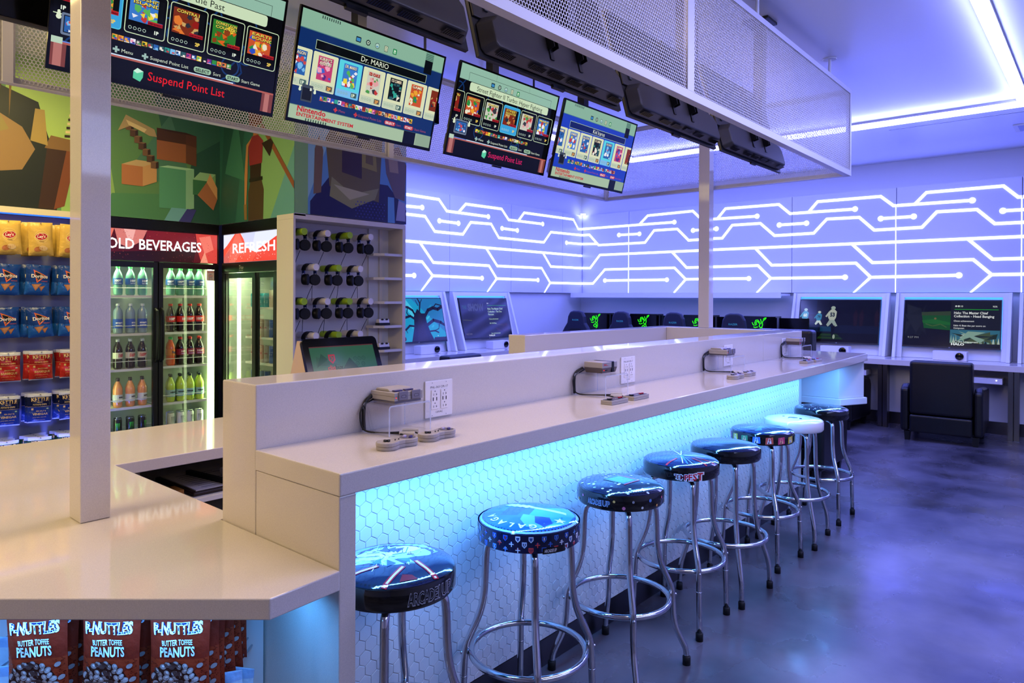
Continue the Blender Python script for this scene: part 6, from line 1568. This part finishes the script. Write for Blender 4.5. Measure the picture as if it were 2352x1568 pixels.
for P, col in (([(0, .0), (.0, .12), (.06, .15), (.2, .245), (.3, .245), (.45, .1), (.9, .0)], '#e8503c'), ([(.04, .08), (.14, .15), (.22, .245), (.28, .245), (.36, .12), (.2, .0), (.05, .0)], '#f06a58'), ([(.0, .05), (.12, .12), (.1, .0), (0, 0)], '#c86058'), ([(.32, .245), (.55, .245), (.5, .13), (.4, .12)], '#c8cce8'), ([(.5, .0), (.9, .0), (.9, .2), (.6, .1)], '#e04030')): c.poly(P, col)
for k in range(60): c.circ(rn.uniform(.06, .88), rn.uniform(.01, .09), rn.uniform(.002, .006), rn.choice(['#ff9a88', '#c83428', '#f8b8a8']), 7)
c.text('REFRESH', .165, .080, .118, '#fbfbfb', .018, .70)
part('lit_sign', G().box(2.998, 3.018, Y0c+.004, Y1c-.004, 1.818, 2.064, 0, S('#807078')).art(c, lambda u, v, l: (2.9965-.00006*l, Y1c-.006-min(u, .9)*(Y1c-Y0c-.012)/.9, 1.8185+v), 0).xf(T), SIGNM, t)
c = Canvas(); c.text('True', 0, 0, .05, '#b8b4a8', .0, .075, 'c', 0, .2); c.rect(-.035, -.012, .07, .003, '#b8b4a8')
part('badge', G().art(c, lambda u, v, l: (2.9835-.00005*l, 5.63-u, 1.755+v)).xf(T), PRINT, t)
for y0, y1, xx in ((5.405, 5.910, 2.990), (5.10, 5.415, 3.006)):
    d = part('door', G().box(xx, xx+.012, y0, y0+.05, .16, 1.725).box(xx, xx+.012, y1-.04, y1, .16, 1.725).box(xx, xx+.012, y0+.0505, y1-.0405, 1.68, 1.725).box(xx, xx+.012, y0+.0505, y1-.0405, .16, .22).xf(T), FR, t)
    part('pane', G().box(xx+.004, xx+.008, y0+.051, y1-.041, .221, 1.679).xf(T), GLASS, d)
part('light_tube', G().box(3.05, 3.075, 5.80, 5.82, .2, 1.78).xf(T), emis('cooler_led_soft', '#e4ffb8', 7), t)
part('light_tube', G().box(3.05, 3.07, 5.17, 5.185, .2, 1.78).xf(T), emis('cooler_led_soft', '#e4ffb8', 7), t)
rn = random.Random(9)
for j, z in enumerate((1.43, 1.175, .955, .735)):
    part('shelf', G().box(3.09, 3.56, Y0c+.04, 5.74, z-.004, z).box(3.085, 3.0895, Y0c+.04, 5.74, z-.016, z+.002).xf(T), mat('shelf_white', '#e0e4dc'), t)
    for i in range(8):
        y = 5.68-.074*i; kd = ('teal_can', 'multi_can', 'multi_can', 'blue_can')[j] if i < 4 else ('multi_can', 'blue_can', 'blue_can', 'teal_can')[j]
        place(kd, 3.135, y, z+.0008, R(-90+rn.uniform(-20, 20)), '%s can, %s of eight on the %s of the sliding-door cooler' % ({'teal_can': 'teal', 'multi_can': 'pale', 'blue_can': 'blue'}[kd], ('first', 'second', 'third', 'fourth', 'fifth', 'sixth', 'seventh', 'last')[i], rowl[j]), 'cans on the %s of the sliding-door cooler' % rowl[j])
area('side_cooler_glow', (3.13, 5.5, 1.77), (0, R(10), 0), .05, .8, (.86, 1.0, .55), 7)

# ============================================================= SNACK WALL
t = thing('snack_wall', 'blue-lit peg wall full of hanging chip bags behind the low counter', 'display wall', (1.0, 6.0, 0)); T = Matrix.Translation((-1.0, -6.0, 0))
part('back_panel', G().box(-.9, 1.86, 6.04, 6.06, .25, 2.108).xf(T), mat('peg_wall', '#a8acc8', .45), t)
part('top_trim', G().box(-.9, 1.90, 5.93, 6.06, 2.112, 2.156).xf(T), mat('cream_trim', '#e0d8c0', .45), t)
part('side_panel', G().box(1.865, 1.90, 5.93, 6.06, .0, 2.111).xf(T), mat('navy_side', '#26264a', .5), t)
part('led_strip', G().box(-.9, 1.85, 5.945, 5.955, 2.104, 2.1115).xf(T), emis('snack_led', '#2860ff', 2.5), t)
def lays():
    W, H = .155, .235; c = Canvas(); c.ring(W/2, .135, .045, .003, '#f0d078', 20); c.circ(W/2, .135, .040, '#f4e4b8', 24, .026, .1); c.circ(W/2, .135, .037, '#c0202c', 24, .023, .1)
    c.text("Lay's", W/2, .127, .026, '#f8f0e4', .03, .052, 'c', R(2)); c.text('Classic', W/2, .095, .013, '#5a3418', .02, .030, 'c')
    c.circ(.055, .045, .026, '#b87038', 14, .018, .2); c.circ(.088, .052, .028, '#e8c890', 16, .018, -.2)
    for k in range(4): c.line([(.07+.010*k, .04), (.074+.010*k, .066)], .0025, '#c89858')
    return bag_mesh(W, H, .05, c, 1, '#dcb458')
def dorito():
    W, H = .155, .215; c = Canvas(); c.rect(0, 0, W, H*.42, '#1c5ab0', 12, 6)
    c.poly([(.040, .180), (.125, .140), (.066, .086)], '#e85a20'); c.poly([(.044, .175), (.118, .140), (.068, .093)], '#f0a040'); c.poly([(.047, .170), (.112, .140), (.069, .099)], '#101014')
    c.text('Doritos', W/2+.004, .122, .034, '#101014', .05, .112, 'c'); c.text('Doritos', W/2+.004, .123, .034, '#f4ece0', .03, .106, 'c'); c.text('COOL RANCH', .115, .098, .008, '#e06a48', .03, .040, 'c')
    c.poly([(.035, .075), (.098, .082), (.062, .030)], '#b87848'); c.poly([(.042, .071), (.088, .076), (.062, .040)], '#cc9060'); c.poly([(.082, .060), (.122, .070), (.098, .028)], '#b06a3c'); c.poly([(.090, .058), (.115, .064), (.099, .036)], '#c88a5c')
    return bag_mesh(W, H, .045, c, 2, '#123c88')
def kettle(body, dark, l1, l2, yel='#e8c878'):
    W, H = .150, .205; c = Canvas(); c.rect(0, 0, W, .115, body, 10, 8); c.rect(0, .115, W, .068, dark, 10, 5); c.rect(0, .183, W, .022, '#c8ccd8', 10, 2); c.rect(0, 0, W, .008, '#c8ccd8', 10, 1); c.rect(0, .113, W, .0015, yel, 10, 1)
    c.text('KETTLE', W/2, .153, .036, '#3a1410', .05, .112, 'c'); c.text('KETTLE', W/2, .153, .036, yel, .02, .108, 'c'); c.text('BRAND', W/2, .142, .009, yel, .02, .034, 'c'); c.text('POTATO CHIPS', W/2, .124, .014, yel, .02, .088, 'c')
    c.rect(.022, .090, .013, .014, yel, 1, 1); c.rect(.118, .094, .014, .008, '#a8c8a0'); c.text(l1, W/2+.008, .078, .013, yel, .02, .062, 'c'); c.text(l2, W/2+.004, .054, .021, yel, .02, .098, 'c'); c.text('great taste...naturally', W/2, .036, .008, yel, .0, .086, 'c'); c.text('NET WEIGHT 1.5 OZ (42.5g)', W/2, .018, .006, yel, 0, .07, 'c')
    return bag_mesh(W, H, .032, c, 4, body)
BG = {'yellow': lays(), 'blue': dorito(), 'red': kettle('#c02c20', '#9c1c1c', 'BACKYARD', 'BARBEQUE'), 'navy': kettle('#1c3474', '#0c1634', 'SEA SALT &', 'VINEGAR'), 'green': kettle('#2c5a24', '#1c3c1c', 'PEPPERONCINI', 'KETTLE')}
rowsb = [(2.045, 'yellow', "yellow chip bag"), (1.742, 'blue', 'blue tortilla chip bag'), (1.440, 'blue', 'blue tortilla chip bag'), (1.125, 'red', 'red barbeque chip bag'), (.822, 'navy', 'navy sea salt chip bag'), (.512, 'green', 'pale-topped green chip bag')]
rown2 = ('top row', 'second row', 'third row', 'fourth row', 'fifth row', 'lowest row')
pb = {}; rn = random.Random(77)
colx = (1.362, 1.558, 1.752); cn = ('left column', 'middle column', 'right column')
for j, (z, kd, nm) in enumerate(rowsb):
    for i, x in enumerate(colx):
        x += rn.uniform(-.008, .008)
        part_ = part('display_peg', G().tube([(x, 5.775, z-.006), (x, 6.039, z-.006)], .003, 6), PEG)
        tag(part_, 'metal peg, %s in the %s of the snack wall' % (cn[i], rown2[j]), 'peg', 'metal pegs of the snack wall')
        part_.data.materials[0] = PEG
        for n in range(4):
            if kd not in pb: o = pb[kd] = part('chip_bag', BG[kd], FOIL, smooth=True)
            else: o = pb[kd].copy(); COL.objects.link(o)
            o.location = (x+(rn.uniform(-.022, .010) if n else 0), 5.80+.055*n, z+.0); o.rotation_euler = (R(rn.uniform(-2, 3)), R(rn.uniform(-4, 4)), R(rn.uniform(-10, 6) if n else rn.uniform(-4, 4)))
            tag(o, '%s, %s, %s, %s' % (nm, cn[i], rown2[j], ('front of its peg', 'second on its peg', 'third on its peg', 'last on its peg')[n]), 'chip bag', 'chip bags in the %s of the snack wall' % rown2[j])
area('snack_wall_blue', (1.2, 5.6, .30), (R(72), 0, 0), 1.4, .2, (.10, .16, 1.0), 34)
